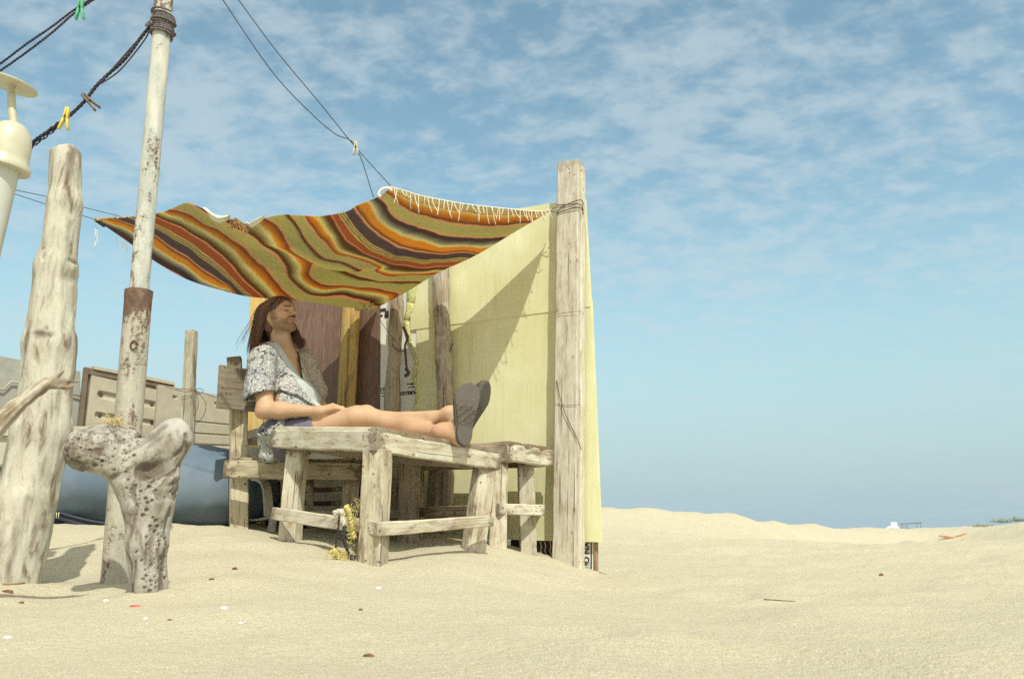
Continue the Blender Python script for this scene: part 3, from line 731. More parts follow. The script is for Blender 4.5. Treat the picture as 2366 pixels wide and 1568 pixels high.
# ================================================================== tables
def leg(u0, v0, u1, v1, Y0, Y1, w, d, nrm, mat, parent, seed=0, sink=.06, **kw):
    a = P(u0, v0, Y0); b = P(u1, v1, Y1); b = b + unit(b - a) * sink
    return plank('leg', a, b, w, d, nrm, mat, parent, seed=seed, jit=.004, bev=.008, **kw)
# table 1 : corners of the top (upper edges)
TN = P(872, 994, 3.32); TL = P(627, 992, 3.88); TR = P(1161, 1047, 3.86); TF = TL + TR - TN
tb = (TN + TF) / 2; tb[2] = gz(tb[0], tb[1])
t1 = thing('low_table', tb, 'low square weathered table with rough beams, under his crossed legs', 'table')
dl = unit(TL - TN); dr = unit(TR - TN); tn = unit(np.cross(dr, dl)); tn = tn if tn[2] > 0 else -tn
H = .088; TH = .045
def beam(a, b, inward, mat, h, name='apron_beam', **kw):
    a = a - tn * (h / 2) + inward * (TH / 2); b = b - tn * (h / 2) + inward * (TH / 2)
    return plank(name, a, b, h, TH, -inward, mat, t1, **kw)
outl = -dr; outr = -dl
beam(TN + dl * .002, TL, dr, M['wood_table'], H, seed=1, jit=.004, bev=.009, w2=.084)
beam(TN - dl * 0 + dr * 0, TR, dl, M['wood_table'], H * .99, seed=2, jit=.005, bev=.010, w2=.076)
beam(TL + dr * .05, TF, -dl, M['wood_leg'], .08, seed=3); beam(TR + dl * .05, TF, -dr, M['wood_leg'], .08, seed=4)
nb = 6; Wt = np.linalg.norm(TR - TN)
for i in range(nb):
    c0 = TN + dr * (Wt * (i + .5) / nb); c1 = c0 + (TL - TN)
    up_ = tn * (.004 + .002 * (i % 2))
    plank('top_board', c0 + up_ + dl * .004, c1 + up_ - dl * .004, Wt / nb - .006, .022, tn, M['wood_table'], t1, seed=20 + i, jit=.0015, bev=.004)
leg(872, 1040, 860, 1320, 3.375, 3.335, .105, .075, -dr - dl * .4, M['wood_leg'], t1, 31)
leg(688, 1036, 668, 1262, 3.86, 3.84, .088, .07, -dr - dl * .5, M['wood_leg'], t1, 32)
leg(1120, 1080, 1092, 1282, 3.86, 3.78, .095, .075, -dr * .3 - dl, M['wood_leg'], t1, 33)
leg(948, 1050, 942, 1258, 4.34, 4.30, .095, .07, -dr - dl * .3, M['wood_grey'], t1, 34)
plank('stretcher', P(632, 1186, 3.80), P(884, 1221, 3.28), .058, .028, -dr, M['wood_leg'], t1, seed=41, jit=.004, w2=.056)
plank('stretcher', P(868, 1222, 3.27), P(1137, 1202, 3.70), .056, .026, -dl, M['wood_leg'], t1, seed=42, jit=.004, w2=.048)
plank('stretcher', P(700, 1190, 4.36), P(960, 1185, 4.40), .05, .026, -dr, M['wood_grey'], t1, seed=43)
# table 2: bench against the wall
BN = P(1174, 1025, 4.02); BRt = P(1281, 1041, 4.33)
e2 = unit(BRt - BN); e1 = unit(WD + V(0, 0, .0)); BLf = BN + e1 * .95 + V(0, 0, .0); BFf = BRt + e1 * .95
bb = (BN + BFf) / 2; bb[2] = gz(bb[0], bb[1])
t2 = thing('bench_table', bb, 'second rough wooden bench against the yellow wall, ending beside the square post', 'bench')
up2 = V(0, 0, 1); in1 = unit(e2); H2 = .092
plank('apron_beam', BN - up2 * H2 / 2 + e2 * .022, BLf - up2 * H2 / 2 + e2 * .022, H2, .044, -e2, M['wood_grey'], t2, seed=51, jit=.005, bev=.01)
plank('apron_beam', BN - up2 * .04 + e1 * .02 + e2 * .0, BRt - up2 * .04 + e1 * .02, .088, .044, -e1, M['wood_table'], t2, seed=52, jit=.007, bev=.012)
plank('apron_beam', BRt - up2 * .045 - e2 * .022 + e1 * .05, BFf - up2 * .045 - e2 * .022, .08, .04, e2, M['wood_grey'], t2, seed=53)
W2 = np.linalg.norm(BRt - BN)
for i in range(3):
    c0 = BN + e2 * (W2 * (i + .5) / 3) + up2 * .006; plank('top_board', c0 + e1 * .003, c0 + e1 * .95, W2 / 3 - .006, .022, up2, M['wood_grey'], t2, seed=60 + i)
leg(1153, 1068, 1150, 1275, 4.08, 4.02, .085, .07, -e2 - e1 * .8, M['wood_leg'], t2, 71)
leg(1214, 1068, 1221, 1284, 4.28, 4.26, .085, .07, -e2 - e1 * .8, M['wood_leg'], t2, 72)
leg(960, 1060, 955, 1240, 4.50, 4.48, .08, .07, -e2, M['wood_grey'], t2, 73); leg(1010, 1060, 1000, 1240, 4.72, 4.70, .08, .06, -e2, M['wood_grey'], t2, 74)
plank('stretcher', P(1150, 1176, 3.99), P(1256, 1178, 4.24), .055, .026, -e1, M['wood_table'], t2, seed=75, jit=.004)
plank('stretcher', P(1160, 1176, 4.01), P(960, 1183, 4.47), .052, .026, -e2, M['wood_grey'], t2, seed=76)

# ================================================================== seat bench of the man
sbz = P(548, 1225, 4.12)
sb_ = thing('wooden_bench', (sbz[0], sbz[1], gz(sbz[0], sbz[1])), 'pale wooden bench with backrest board that the man sits on', 'bench')
fr = V(1, .05, 0)
plank('seat_beam', P(517, 1084, 4.06), P(838, 1089, 4.22), .088, .045, V(0, -1, 0), M['wood_bench'], sb_, seed=81, jit=.004, bev=.008)
plank('leg', P(551, 930, 4.30), P(552, 1258, 4.26), .088, .075, V(.45, -1, 0), M['wood_bench'], sb_, seed=82, jit=.003)
plank('leg', P(541, 826, 4.34), P(547, 945, 4.31), .075, .05, V(.2, -1, 0), M['wood_bench'], sb_, seed=83)
plank('leg', P(812, 1100, 4.26), P(806, 1250, 4.22), .085, .06, V(.2, -1, 0), M['wood_grey'], sb_, seed=84)
plank('leg', P(716, 1104, 4.6), P(716, 1228, 4.6), .04, .05, V(.2, -1, 0), M['wood_bench'], sb_, seed=85)
plank('leg', P(625, 1000, 5.0), P(625, 1235, 5.0), .06, .06, V(.2, -1, 0), M['wood_grey'], sb_, seed=86)
bA = P(505, 892, 4.10); bB = bA + V(.32, .46, 0) + V(0, 0, .01)
plank('backrest', bA, bB, .225, .026, V(.82, -.57, 0), M['wood_board'], sb_, seed=87, jit=.002, bev=.004)
for i in range(4):
    yy = .02 + .21 * i; p0 = P(530, 1064, 4.10 + yy); p1 = P(838, 1068, 4.24 + yy); z = P(517, 1062, 4.06)[2]; p0[2] = z + .008; p1[2] = z + .003
    p0[0] = bA[0] + .06 + yy * .25; p1[0] = -.80 + yy * .1
    plank('seat_board', p0 + V(0, .1, 0), p1 + V(0, .1, 0), .19, .022, V(0, 0, 1), M['wood_bench'], sb_, seed=90 + i)
plank('rear_rail', P(560, 1012, 5.0), P(830, 1018, 5.05), .075, .03, V(0, -1, 0), M['wood_grey'], sb_, seed=95)
plank('stretcher', P(640, 1233, 4.55), P(815, 1222, 4.62), .04, .04, V(0, -1, 0), M['wood_bench'], sb_, seed=96)

# ================================================================== garden chairs of white plastic behind the bench
def plastic_chair(base, rz, lab):
    t = thing('plastic_chair', base, lab, 'chair', 'white plastic chairs behind the bench')
    c, s = math.cos(rz), math.sin(rz); R = np.array([[c, -s, 0], [s, c, 0], [0, 0, 1]])
    T = lambda p: np.asarray(p, float) @ R.T + np.array(base)
    def strip(path, w, th, nm, wdir):        # band along path, width along wdir
        k = MB(); path = catmull([V(*p) for p in path], 5); n = len(path); wd = unit(wdir)
        Tn = np.gradient(path, axis=0); Nn = np.array([unit(np.cross(q, wd)) for q in Tn])
        v = np.concatenate([path - wd * w / 2 + Nn * th / 2, path + wd * w / 2 + Nn * th / 2, path + wd * w / 2 - Nn * th / 2, path - wd * w / 2 - Nn * th / 2])
        f = [(a * n + i, b * n + i, b * n + i + 1, a * n + i + 1) for a, b in ((0, 1), (1, 2), (2, 3), (3, 0)) for i in range(n - 1)] + [(0, n, 2 * n, 3 * n), (n - 1, 4 * n - 1, 3 * n - 1, 2 * n - 1)]
        k.add(T(v), f); return k.build(nm, M['plastic_white'], parent=t, smooth=True, autosmooth=40)
    for i, z in enumerate((.12, .20, .28, .36, .445)):
        strip([(-.20, .06, z), (-.12, .02, z - .01), (0, .0, z - .015), (.12, .02, z - .01), (.20, .06, z)], .052, .012, 'slat', V(0, -.1, 1))
    strip([(-.2, .06, .0), (-.215, .05, .2), (-.22, .09, .5)], .045, .016, 'side_rail', V(0, 1, 0)); strip([(.2, .06, .0), (.215, .05, .2), (.22, .09, .5)], .045, .016, 'side_rail', V(0, 1, 0))
    strip([(-.22, .09, .50), (-.1, .05, .55), (0, .04, .56), (.1, .05, .55), (.22, .09, .50)], .05, .014, 'top_rail', V(0, 0, 1))
    strip([(0, .05, .05), (0, -.15, .04), (0, -.38, .06)], .40, .012, 'seat', V(1, 0, 0))
    for sx in (-1, 1):
        strip([(sx * .20, -.36, .06), (sx * .23, -.38, -.15), (sx * .25, -.40, -.36)], .055, .014, 'leg', V(0, 1, 0)); strip([(sx * .20, .06, .03), (sx * .22, .10, -.15), (sx * .23, .14, -.36)], .055, .014, 'leg', V(0, 1, 0))
        strip([(sx * .22, .08, .28), (sx * .25, -.1, .26), (sx * .25, -.33, .24), (sx * .235, -.37, .06)], .05, .014, 'armrest', V(1, 0, 0))
    return t
pA = P(755, 1170, 4.95); plastic_chair((pA[0], pA[1] - .15, pA[2] - .13), math.pi, 'white slatted plastic chair seen in the shade under the seat beam, right one')
pB = P(612, 1160, 4.75); plastic_chair((pB[0], pB[1] + .1, pB[2] - .14), .85, 'white plastic chair turned aside behind the near bench leg, sunlit edge')

# ================================================================== poles and posts on the left
# metal mast
mb = P(263, 1345, 2.72); mb[2] = gz(mb[0], mb[1])
mast = thing('metal_pole', mb, 'tall rusty galvanised pole with a thicker sleeve, behind the forked driftwood', 'pole')
def lathe(path, rad, seg, mat, name, parent, rust, smooth=True, old=0.0, **kw):
    v, f, gc = tube_geo(path, rad, seg); L = gc[:, 0] / (gc[:, 0].max() + 1e-9)
    return mk(name, v, f, mat, parent=parent, smooth=smooth, autosmooth=45, attrs={'gc': gc, 'rust': np.interp(L, [r[0] for r in rust], [r[1] for r in rust]), 'old': np.full(len(L), old)}, **kw)
Ys = 2.72
p0 = P(262, 1400, Ys); p1 = P(321, 672, Ys)
path = np.array([p0 + (p1 - p0) * t for t in np.linspace(0, 1, 60)])
sleeve_ = lathe(path, np.r_[np.full(58, .0475), .049, .049] * .95, 32, M['rusty'], 'sleeve', mast, [(0, .02), (.35, .0), (.62, .0), (.86, .03), (.925, .12), (.95, .42), (1, .5)], old=.6)
q0 = p1 - unit(p1 - p0) * .02; q1 = P(372, 100, Ys); q2 = P(398, -260, Ys)
path = np.array([q0 + (q1 - q0) * t for t in np.linspace(0, 1, 60)][:-1] + [q1 + (q2 - q1) * t for t in np.linspace(0, 1, 30)])
lathe(path, .0325, 28, M['rusty'], 'pipe', mast, [(0, .03), (.12, -.01), (.30, .02), (.36, -.06), (.46, -.13), (.55, -.12), (.62, .02), (.68, .10), (1, .08)])
# weld ring
c = P(309, 797, Ys - .046); k = MB()
ring = [c + V(math.cos(a) * .011, 0, math.sin(a) * .015) for a in np.linspace(0, 2 * math.pi, 14)]
vv, ff, gc = tube_geo(ring, .003, 6); k.add(vv, ff, gc); k.build('weld_ring', M['wire_rust'], parent=sleeve_)
# rope wrap
k = MB(); ax0 = P(374, 84, Ys); ax1 = P(379, 36, Ys); T = unit(ax1 - ax0); s = np.linspace(0, 1, 340)
hel = ax0 + (ax1 - ax0) * s[:, None] + (.036 + .0055 * np.sin(s * 23) ** 2)[:, None] * (np.cos(s * 2 * math.pi * 9.3)[:, None] * V(1, 0, 0) + np.sin(s * 2 * math.pi * 9.3)[:, None] * V(0, 1, 0)) + (.006 * np.cos(s * 2 * math.pi * 9.3))[:, None] * -T
vv, ff, gc = tube_geo(hel, .0042, 6); k.add(vv, ff, gc)
s2 = np.linspace(0, 1, 150); hel = P(377, 70, Ys) + (P(379, 30, Ys) - P(377, 70, Ys)) * s2[:, None] + .044 * (np.cos(s2 * 12)[:, None] * V(1, 0, 0) + np.sin(s2 * 12)[:, None] * V(0, 1, 0)) - (.012 * np.cos(s2 * 12))[:, None] * T
vv, ff, gc = tube_geo(hel, .0042, 6); k.add(vv, ff, gc)
for j in range(5):
    c = P(352, 55, Ys - .03); pts_ = [c + RNG.normal(0, .009, 3) for _ in range(5)]; vv, ff, gc = tube_geo(catmull(pts_, 5), .0045, 6); k.add(vv, ff, gc)
k.build('rope_wrap', M['rope_grey'], parent=mast)

# clothes line (twisted dark ropes) from the mast to the lower left
def dark_line(pts, Y0, Y1, R=.0035, r=.0034, n=3, pitch=.05):
    Q = [P(u, v, Y0 + (Y1 - Y0) * i / (len(pts) - 1)) for i, (u, v) in enumerate(pts)]
    return twist_geo(catmull(Q, 14), R, r, n, pitch, 5)
k = MB()
for g_ in dark_line([(352, 54), (325, 88), (290, 135), (250, 172), (222, 200), (205, 222), (190, 240), (160, 268), (120, 298), (85, 322), (55, 350), (-30, 410)], 2.70, 2.62): k.add(*g_)
for sgn_, off in ((1, 5), (-1, -4)):
    Q = [P(352 , 56, 2.70), P(328 + off, 90 + off * .8, 2.70), P(270 + off * 1.3, 158 + off, 2.68), P(228, 196, 2.66)]
    vv, ff, gc = tube_geo(catmull(Q, 10), .0028, 5); k.add(vv, ff, gc)
s = np.linspace(0, 1, 260); A0, A1 = P(140, 285, 2.63), P(55, 350, 2.62)
hel = A0 + (A1 - A0) * s[:, None] + (.010 + .004 * np.sin(s * 31))[:, None] * (np.cos(s * 75)[:, None] * V(.6, 0, .8) + np.sin(s * 75)[:, None] * V(0, 1, 0)); vv, ff, gc = tube_geo(hel, .0022, 5); k.add(vv, ff, gc)
k.build('clothes_line', M['rope_dark'], smooth=True, label='dark twisted rope running from the pole down behind the vent pipe', cat='rope')
k = MB()
for a_, b_ in (((358, 0), (349, 45)), ((395, -60), (352, 50))):
    d0 = P(a_[0] - (b_[0] - a_[0]) * 1.2, a_[1] - 140, 2.70); vv, ff, gc = tube_geo(catmull([d0, P(*a_, 2.70), P(*b_, 2.69)], 8), .0032, 6); k.add(vv, ff, gc)
k.build('guy_rope', M['rope_grey'], label='thin grey ropes rising from the knot on the rusty pole', cat='rope')
k = MB()
for pts in ([(-40, 170), (0, 148), (60, 103), (120, 62), (165, 28), (205, 2), (260, -32)], [(-40, 188), (0, 164), (60, 122), (120, 76), (168, 34), (208, 5), (262, -28)]):
    for g_ in dark_line(pts, 2.4, 2.55, .002, .0024, 2, .022): k.add(*g_)
k.build('double_rope', M['rope_dark'], label='pair of dark ropes crossing the top left corner of the sky', cat='rope')

# clothes pegs
def peg(c, axis, open_, up, mat, lab, L=.07, curved=False):
    t = thing('clothes_peg', c, lab, 'clothes peg', 'clothes pegs on the ropes and wires'); ax = unit(axis); o = unit(np.cross(ax, unit(up)))
    w = unit(up)
    for sgn2 in (-1, 1):
        k = MB(); e0 = c - ax * L * .42 + o * sgn2 * .003; e1 = c + ax * L * .1 + o * sgn2 * .006; e2_ = c + ax * L * .58 + o * sgn2 * open_
        path = catmull([e0, e1, e2_], 6); 
        if curved: path = path + np.outer(np.sin(np.linspace(0, math.pi, len(path))), w) * .006 * sgn2
        hd_ = len(path) // 2
        for a_, b_, sp in ((0, hd_, 1), (hd_, len(path) - 1, 1)):
            vv, ff, gc = plank_geo(path[a_], path[b_], .015, .007, o, seg=3, bev=.002, jit=0); k.add(vv, ff, gc)
        k.build('jaw', mat, parent=t)
    k = MB(); vv, ff, gc = tube_geo([c + ax * .0 - w * .008, c + w * .008], .0045, 8); k.add(vv, ff, gc); k.build('spring', M['wire'], parent=t)
peg(P(205, 232, 2.655), P(222, 247, 2.63) - P(196, 222, 2.63), .010, V(.1, -1, .3), M['peg_brown'], 'brown peg on the dark rope near its middle', .085)
peg(P(152, 270, 2.62), P(150, 300, 2.62) - P(158, 262, 2.62), .016, V(.1, -1, .1), M['peg_yellow'], 'yellow peg on the dark rope below the brown one', .085)
peg(P(186, 16, 2.50), P(189, 42, 2.5) - P(192, 0, 2.5), .014, V(0, -1, .1), M['peg_green'], 'green peg on the pair of ropes in the top left corner', .085)

# wires holding the blanket
def wire(nm, pts, lab, r=.0016, mat='wire'):
    Q = [P(*p) for p in pts]; k = MB(); vv, ff, gc = tube_geo(catmull(Q, 12), r, 6); k.add(vv, ff, gc); k.build(nm, M[mat], label=lab, cat='wire')
wire('wire', [(440, -120, 2.9), (515, 0, 3.0), (632, 170, 3.2), (725, 268, 3.35), (775, 310, 3.42), (822, 338, 3.47), (863, 456, 3.5)], 'sagging dark wire from the top of the sky through the pale peg', .0021)
wire('wire', [(470, -110, 2.9), (551, 0, 3.0), (640, 120, 3.15), (740, 240, 3.32), (818, 336, 3.47), (903, 430, 3.46)], 'straighter upper dark wire ending at the front corner of the blanket', .0021)
wire('wire', [(-60, 408, 3.3), (30, 437, 3.5), (120, 457, 3.7), (190, 478, 3.85), (275, 499, 4.05)], 'upper thin wire on the left reaching the blanket behind the driftwood post', .0018)
wire('wire', [(-60, 422, 3.3), (30, 447, 3.5), (100, 470, 3.68), (190, 498, 3.9), (222, 508, 4.08)], 'lower thin wire on the left tied to the tip of the blanket', .0018)
wire('wire', [(864, 716, 4.9), (895, 765, 4.86), (926, 800, 4.80)], 'short wire from the rear corner of the blanket down to the grey split pole', .0016)
peg(P(822, 340, 3.45), V(.05, 0, -1), .012, V(0, -1, .1), M['peg_pale'], 'pale peg clipping the two wires above the blanket', .065)

# vent pipe at the left edge
vb = P(-40, 1352, 2.45); vb[2] = gz(vb[0], vb[1])
vt = thing('vent_pipe', vb, 'pale plastic vent pipe with domed cap and round disc at the left edge', 'pipe')
Yv = 2.45
a0 = P(-190, 1200, Yv); vt.location.x = a0[0]; ORG[vt.name] = np.array(vt.location[:]); top = P(7, 375, Yv)
path = np.array([a0 + (top - a0) * t for t in np.linspace(0, 1, 30)]); vv, ff, gc = tube_geo(path, .052, 32); mk('pipe', vv, ff, M['vent_pipe'], parent=vt, autosmooth=40, attrs={'gc': gc})
axv = unit(top - a0); ctop = P(12, 372, Yv)
prof = [(-.002, .060), (.0, .078), (.012, .079), (.022, .070), (.045, .0675), (.085, .0665), (.115, .062), (.140, .052), (.158, .037), (.166, .022), (.170, .010)]
path = [ctop + axv * (h - .03) for h, r in prof]; vv, ff, gc = tube_geo(np.array(path), [r for h, r in prof], 40); mk('cap', vv, ff, M['vent'], parent=vt, autosmooth=60, attrs={'gc': gc})
dc = P(27, 196, Yv); st0 = ctop + axv * .13; vv, ff, gc = tube_geo(catmull([st0, st0 * .45 + dc * .55 + V(-.004, 0, 0), dc], 6), [.013] * 9 + [.011, .010, .012, .016], 14); mk('stem', vv, ff, M['vent'], parent=vt, autosmooth=60, attrs={'gc': gc}); dn = unit(V(.20, .0, .98))
vv, ff, gc = tube_geo(np.array([dc - dn * .004, dc - dn * .002, dc + dn * .002, dc + dn * .004]), [.074, .079, .079, .074], 48); mk('disc', vv, ff, M['vent'], parent=vt, autosmooth=50, attrs={'gc': gc})

# ---- driftwood post (SDF)
def drift_attr(v, F): return None
D0 = P(18, 1375, 2.60); D1 = P(158, 352, 2.60); cen = [(30, 1352), (62, 1150), (92, 1000), (112, 800), (128, 620), (148, 470), (153, 352)]; wid = [58, 58, 56, 50, 41, 37, 34]
C3 = [P(u, v, 2.60) for u, v in cen]; C3[0] = C3[0] + (C3[0] - C3[1]) * .35
R3 = [w / 1845 * 2.6 * 1.02 for w in wid]
lo = np.min(C3, 0) - .14; hi = np.max(C3, 0) + .14; hi[2] -= .1
vx = Vox(lo, hi, .005)
for i in range(len(C3) - 1): vx.u(rc(C3[i], C3[i + 1], R3[i], R3[i + 1]), .02)
# cut the top flat, notches, holes
tp = C3[-1]; X_, Y_, Z_ = vx.ax[0][:, None, None], vx.ax[1][None, :, None], vx.ax[2][None, None, :]
cut = (Z_ - (tp[2] + .004 + .012 * np.sin((X_ - tp[0]) * 60) + .15 * (X_ - tp[0]) * -1)); vx.F = np.maximum(vx.F, cut.astype(np.float32))
def hole(u, v, r, depth=0.0, Y=2.50): 
    p = P(u, v, Y + depth); vx.sub((el(p, r)), .006)
hole(100, 590, (.010, .02, .026), .03); hole(97, 571, (.006, .015, .008), .02); hole(131, 541, (.008, .02, .03), .03); hole(180, 606, (.022, .06, .010), .1); hole(173, 640, (.02, .05, .03), .09)
hole(90, 770, (.030, .018, .010), .02); hole(110, 775, (.012, .02, .006), .02); hole(139, 792, (.012, .022, .008), .03); hole(104, 758, (.004, .02, .005), .03)
hole(92, 1130, (.014, .02, .006), .02); hole(95, 905, (.015, .016, .045), .01); hole(165, 395, (.006, .03, .03), .05); hole(60, 1180, (.01, .02, .05), .02)
for pc in ([(58, 965), (66, 1030), (84, 1100), (92, 1150)], [(150, 985), (146, 1060), (138, 1130)], [(176, 610), (171, 690), (166, 760)], [(120, 380), (126, 430), (122, 470)], [(30, 1180), (40, 1260), (48, 1330)], [(100, 640), (104, 720)], [(120, 1190), (112, 1290)]):
    pp_ = catmull([P(u, v, 2.60 - .10 * (1 if u < 165 else .4) * (.6 if v < 700 else 1)) for u, v in pc], 4)
    for i in range(len(pp_) - 1): vx.sub(rc(pp_[i] + V(.004 * vnoise(pp_[i], 40, 2), 0, 0), pp_[i + 1], .006), .004)
vx.add_noise(.009, 5, 2, 1, (1, 1, .35)); vx.add_noise(.0075, 30, 3, 8, (1, 1, .16))
v, f = vx.mesh()
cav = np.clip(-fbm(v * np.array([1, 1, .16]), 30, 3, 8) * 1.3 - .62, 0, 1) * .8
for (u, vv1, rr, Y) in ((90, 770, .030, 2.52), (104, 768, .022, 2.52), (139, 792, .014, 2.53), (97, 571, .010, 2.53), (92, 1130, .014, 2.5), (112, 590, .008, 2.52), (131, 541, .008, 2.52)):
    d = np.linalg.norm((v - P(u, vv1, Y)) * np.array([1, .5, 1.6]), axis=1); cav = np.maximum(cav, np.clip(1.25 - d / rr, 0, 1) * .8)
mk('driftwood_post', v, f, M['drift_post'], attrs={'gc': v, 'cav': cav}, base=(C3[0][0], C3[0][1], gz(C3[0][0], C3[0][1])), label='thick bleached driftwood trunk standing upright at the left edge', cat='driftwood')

# ---- forked driftwood
Yf = 2.36
def F_(u, v, dy=0.0): return P(u, v, Yf + dy)
lo = np.array([F_(130, 0)[0], Yf - .17, F_(0, 1440)[2]]); hi = np.array([F_(450, 0)[0], Yf + .17, F_(0, 930)[2]])
lo = np.min([F_(135, 1440), F_(135, 930)], 0) - V(.02, .16, .02); hi = np.max([F_(450, 1440), F_(450, 930)], 0) + V(.02, .16, .02)
vx = Vox(lo, hi, .0032); px_ = 2.36 / 1845
def seg(a, b, r1, r2, k=.03): vx.u(rc(F_(*a), F_(*b), r1 * px_, r2 * px_), k)
seg((344, 1400), (342, 1260, 0), 36, 40); seg((342, 1260), (328, 1150, -.01), 40, 42); seg((328, 1150, -.01), (308, 1075, -.01), 42, 48)
seg((308, 1075, -.01), (255, 1038, -.02), 54, 50); seg((255, 1038, -.02), (200, 1034, -.04), 50, 42); seg((200, 1034, -.04), (186, 1048, -.06), 42, 32)
seg((300, 1060), (350, 1040, -.01), 50, 40); seg((350, 1040, -.01), (392, 1015, 0), 40, 40); seg((392, 1018), (400, 994, .01), 39, 27); seg((398, 1040, 0), (378, 1110, .0), 32, 28); seg((378, 1110), (350, 1180, 0), 28, 36); seg((330, 1110, -.01), (345, 1150, 0), 48, 40)
seg((225, 1020, 0), (308, 1022, .0), 37, 33, .02)
seg((376, 1120, .02), (376, 1400, .03), 12, 14, .015)
vx.sub(el(F_(340, 984, -.01), (20 * px_, .10, 26 * px_)), .012)      # notch between the arms
vx.sub(rc(F_(334, 1090, -.070), F_(392, 1066, -.048), 20 * px_, 9 * px_), .006)   # hollow below the right arm
Z_ = vx.ax[2][None, None, :]
vx.add_noise(.009, 8, 2, 2); vx.add_noise(.0035, 30, 2, 6, (1, 1, .55)); 
ridge_p = np.argwhere(np.abs(vx.F) < .02); q = np.stack([vx.ax[k_][ridge_p[:, k_]] for k_ in range(3)], 1)
def flow(q):
    wz = np.clip((F_(0, 1130)[2] - q[:, 2]) / .10 + .5, 0, 1)[:, None]; wl = np.clip((F_(300, 1030)[0] - q[:, 0]) / .06 + .5, 0, 1)[:, None]
    arm = wl * unit(V(1, 0, -.12)) + (1 - wl) * unit(V(.8, 0, .6)); a = wz * V(.12, 0, 1) + (1 - wz) * arm; a = a / np.linalg.norm(a, axis=1)[:, None]
    return q - a * (np.sum((q - F_(310, 1060)) * a, 1) * .80)[:, None]
def GR(q): return fbm(flow(q) + .006 * np.stack([vnoise(q, 26, j) for j in (1, 2, 3)], 1), 46, 3, 12)
rn = GR(q); vx.F[tuple(ridge_p.T)] += (.0095 * np.clip(-rn - .02, 0, .7)).astype(np.float32)
v, f = vx.mesh(); cav0 = np.zeros(len(v))
# worm holes: carve small spheres at surface points facing the camera and the sides
rng = np.random.default_rng(5); cand = v[rng.permutation(len(v))[:5600]]
gn = vnoise(cand, 16, 21); holes = []
for p, w_ in zip(cand, gn):
    inzone = (p[2] < F_(0, 1000)[2]) and not (p[0] > F_(340, 1060)[0] and p[2] > F_(340, 1105)[2]); 
    if w_ > -.12 and inzone and rng.random() < .5 + w_:
        r = .0015 + .0040 * rng.random() ** 2.6
        if all(np.sum((p - h_[0]) ** 2) > (r + h_[1] + .003) ** 2 for h_ in holes[-500:]): holes.append((p, r))
for p, r in holes: vx.sub(el(p, (r, r * 1.6, r)), .0012)
v, f = vx.mesh()
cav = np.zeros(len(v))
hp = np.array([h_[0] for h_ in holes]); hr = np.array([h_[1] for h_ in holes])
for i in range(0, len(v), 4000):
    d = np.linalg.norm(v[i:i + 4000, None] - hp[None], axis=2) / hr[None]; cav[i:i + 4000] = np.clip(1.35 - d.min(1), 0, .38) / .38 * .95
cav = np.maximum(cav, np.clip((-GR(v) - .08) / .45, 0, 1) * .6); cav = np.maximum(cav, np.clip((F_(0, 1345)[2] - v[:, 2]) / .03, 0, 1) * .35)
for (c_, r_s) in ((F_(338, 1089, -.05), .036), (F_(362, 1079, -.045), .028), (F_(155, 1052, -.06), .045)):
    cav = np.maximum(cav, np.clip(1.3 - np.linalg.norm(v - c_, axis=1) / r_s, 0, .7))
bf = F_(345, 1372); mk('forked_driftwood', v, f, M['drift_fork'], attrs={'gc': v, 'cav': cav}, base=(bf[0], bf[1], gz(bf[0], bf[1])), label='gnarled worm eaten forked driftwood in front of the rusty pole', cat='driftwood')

# ---- pale branch reaching in from the left
Yb = 2.05
B_ = lambda u, v, dy=0.0: P(u, v, Yb + dy)
lo = np.min([B_(-130, 1110), B_(200, 840)], 0) - .04; hi = np.max([B_(-130, 1110), B_(200, 840)], 0) + .04; vx = Vox(lo, hi, .0019); q_x = Yb / 1845
for a_, b_, r1, r2 in (((-120, 1095), (-10, 988), 24, 22), ((-10, 988), (40, 935), 22, 18), ((40, 935), (90, 898), 18, 15), ((90, 898), (122, 880), 15, 11), ((122, 880), (146, 857), 8, 2.5),
                       ((118, 884), (150, 880), 8, 5), ((148, 879), (186, 881), 5, 1.8), ((118, 892), (158, 895), 7, 4), ((158, 895), (174, 891), 4, 1.5), ((76, 905), (104, 874), 9, 3), ((130, 889), (168, 887), 3.5, 1.5)):
    vx.u(rc(B_(*a_), B_(*b_), r1 * q_x, r2 * q_x), .006)
i_ = np.argwhere(np.abs(vx.F) < .03); q = np.stack([vx.ax[k_][i_[:, k_]] for k_ in range(3)], 1); ad = unit(B_(90, 893) - B_(-20, 1005)); qa = q - np.outer(q @ ad, ad) * .9
ng_ = fbm(qa, 85, 3, 3); vx.F[tuple(i_.T)] += (.0042 * np.abs(ng_) - .001 + .0025 * fbm(q, 30, 2, 7)).astype(np.float32)
v, f = vx.mesh(); qa = v - np.outer(v @ ad, ad) * .9
cav = np.clip(np.abs(fbm(qa, 85, 3, 3)) * 1.6 - .55, 0, 1) * .75; cav = np.maximum(cav, np.clip(-fbm(qa, 30, 2, 5) * 1.2 - .35, 0, 1) * .8)
mk('driftwood_branch', v, f, M['drift_branch'], attrs={'gc': qa, 'cav': cav}, label='pale split driftwood branch reaching in from the left edge', cat='driftwood')

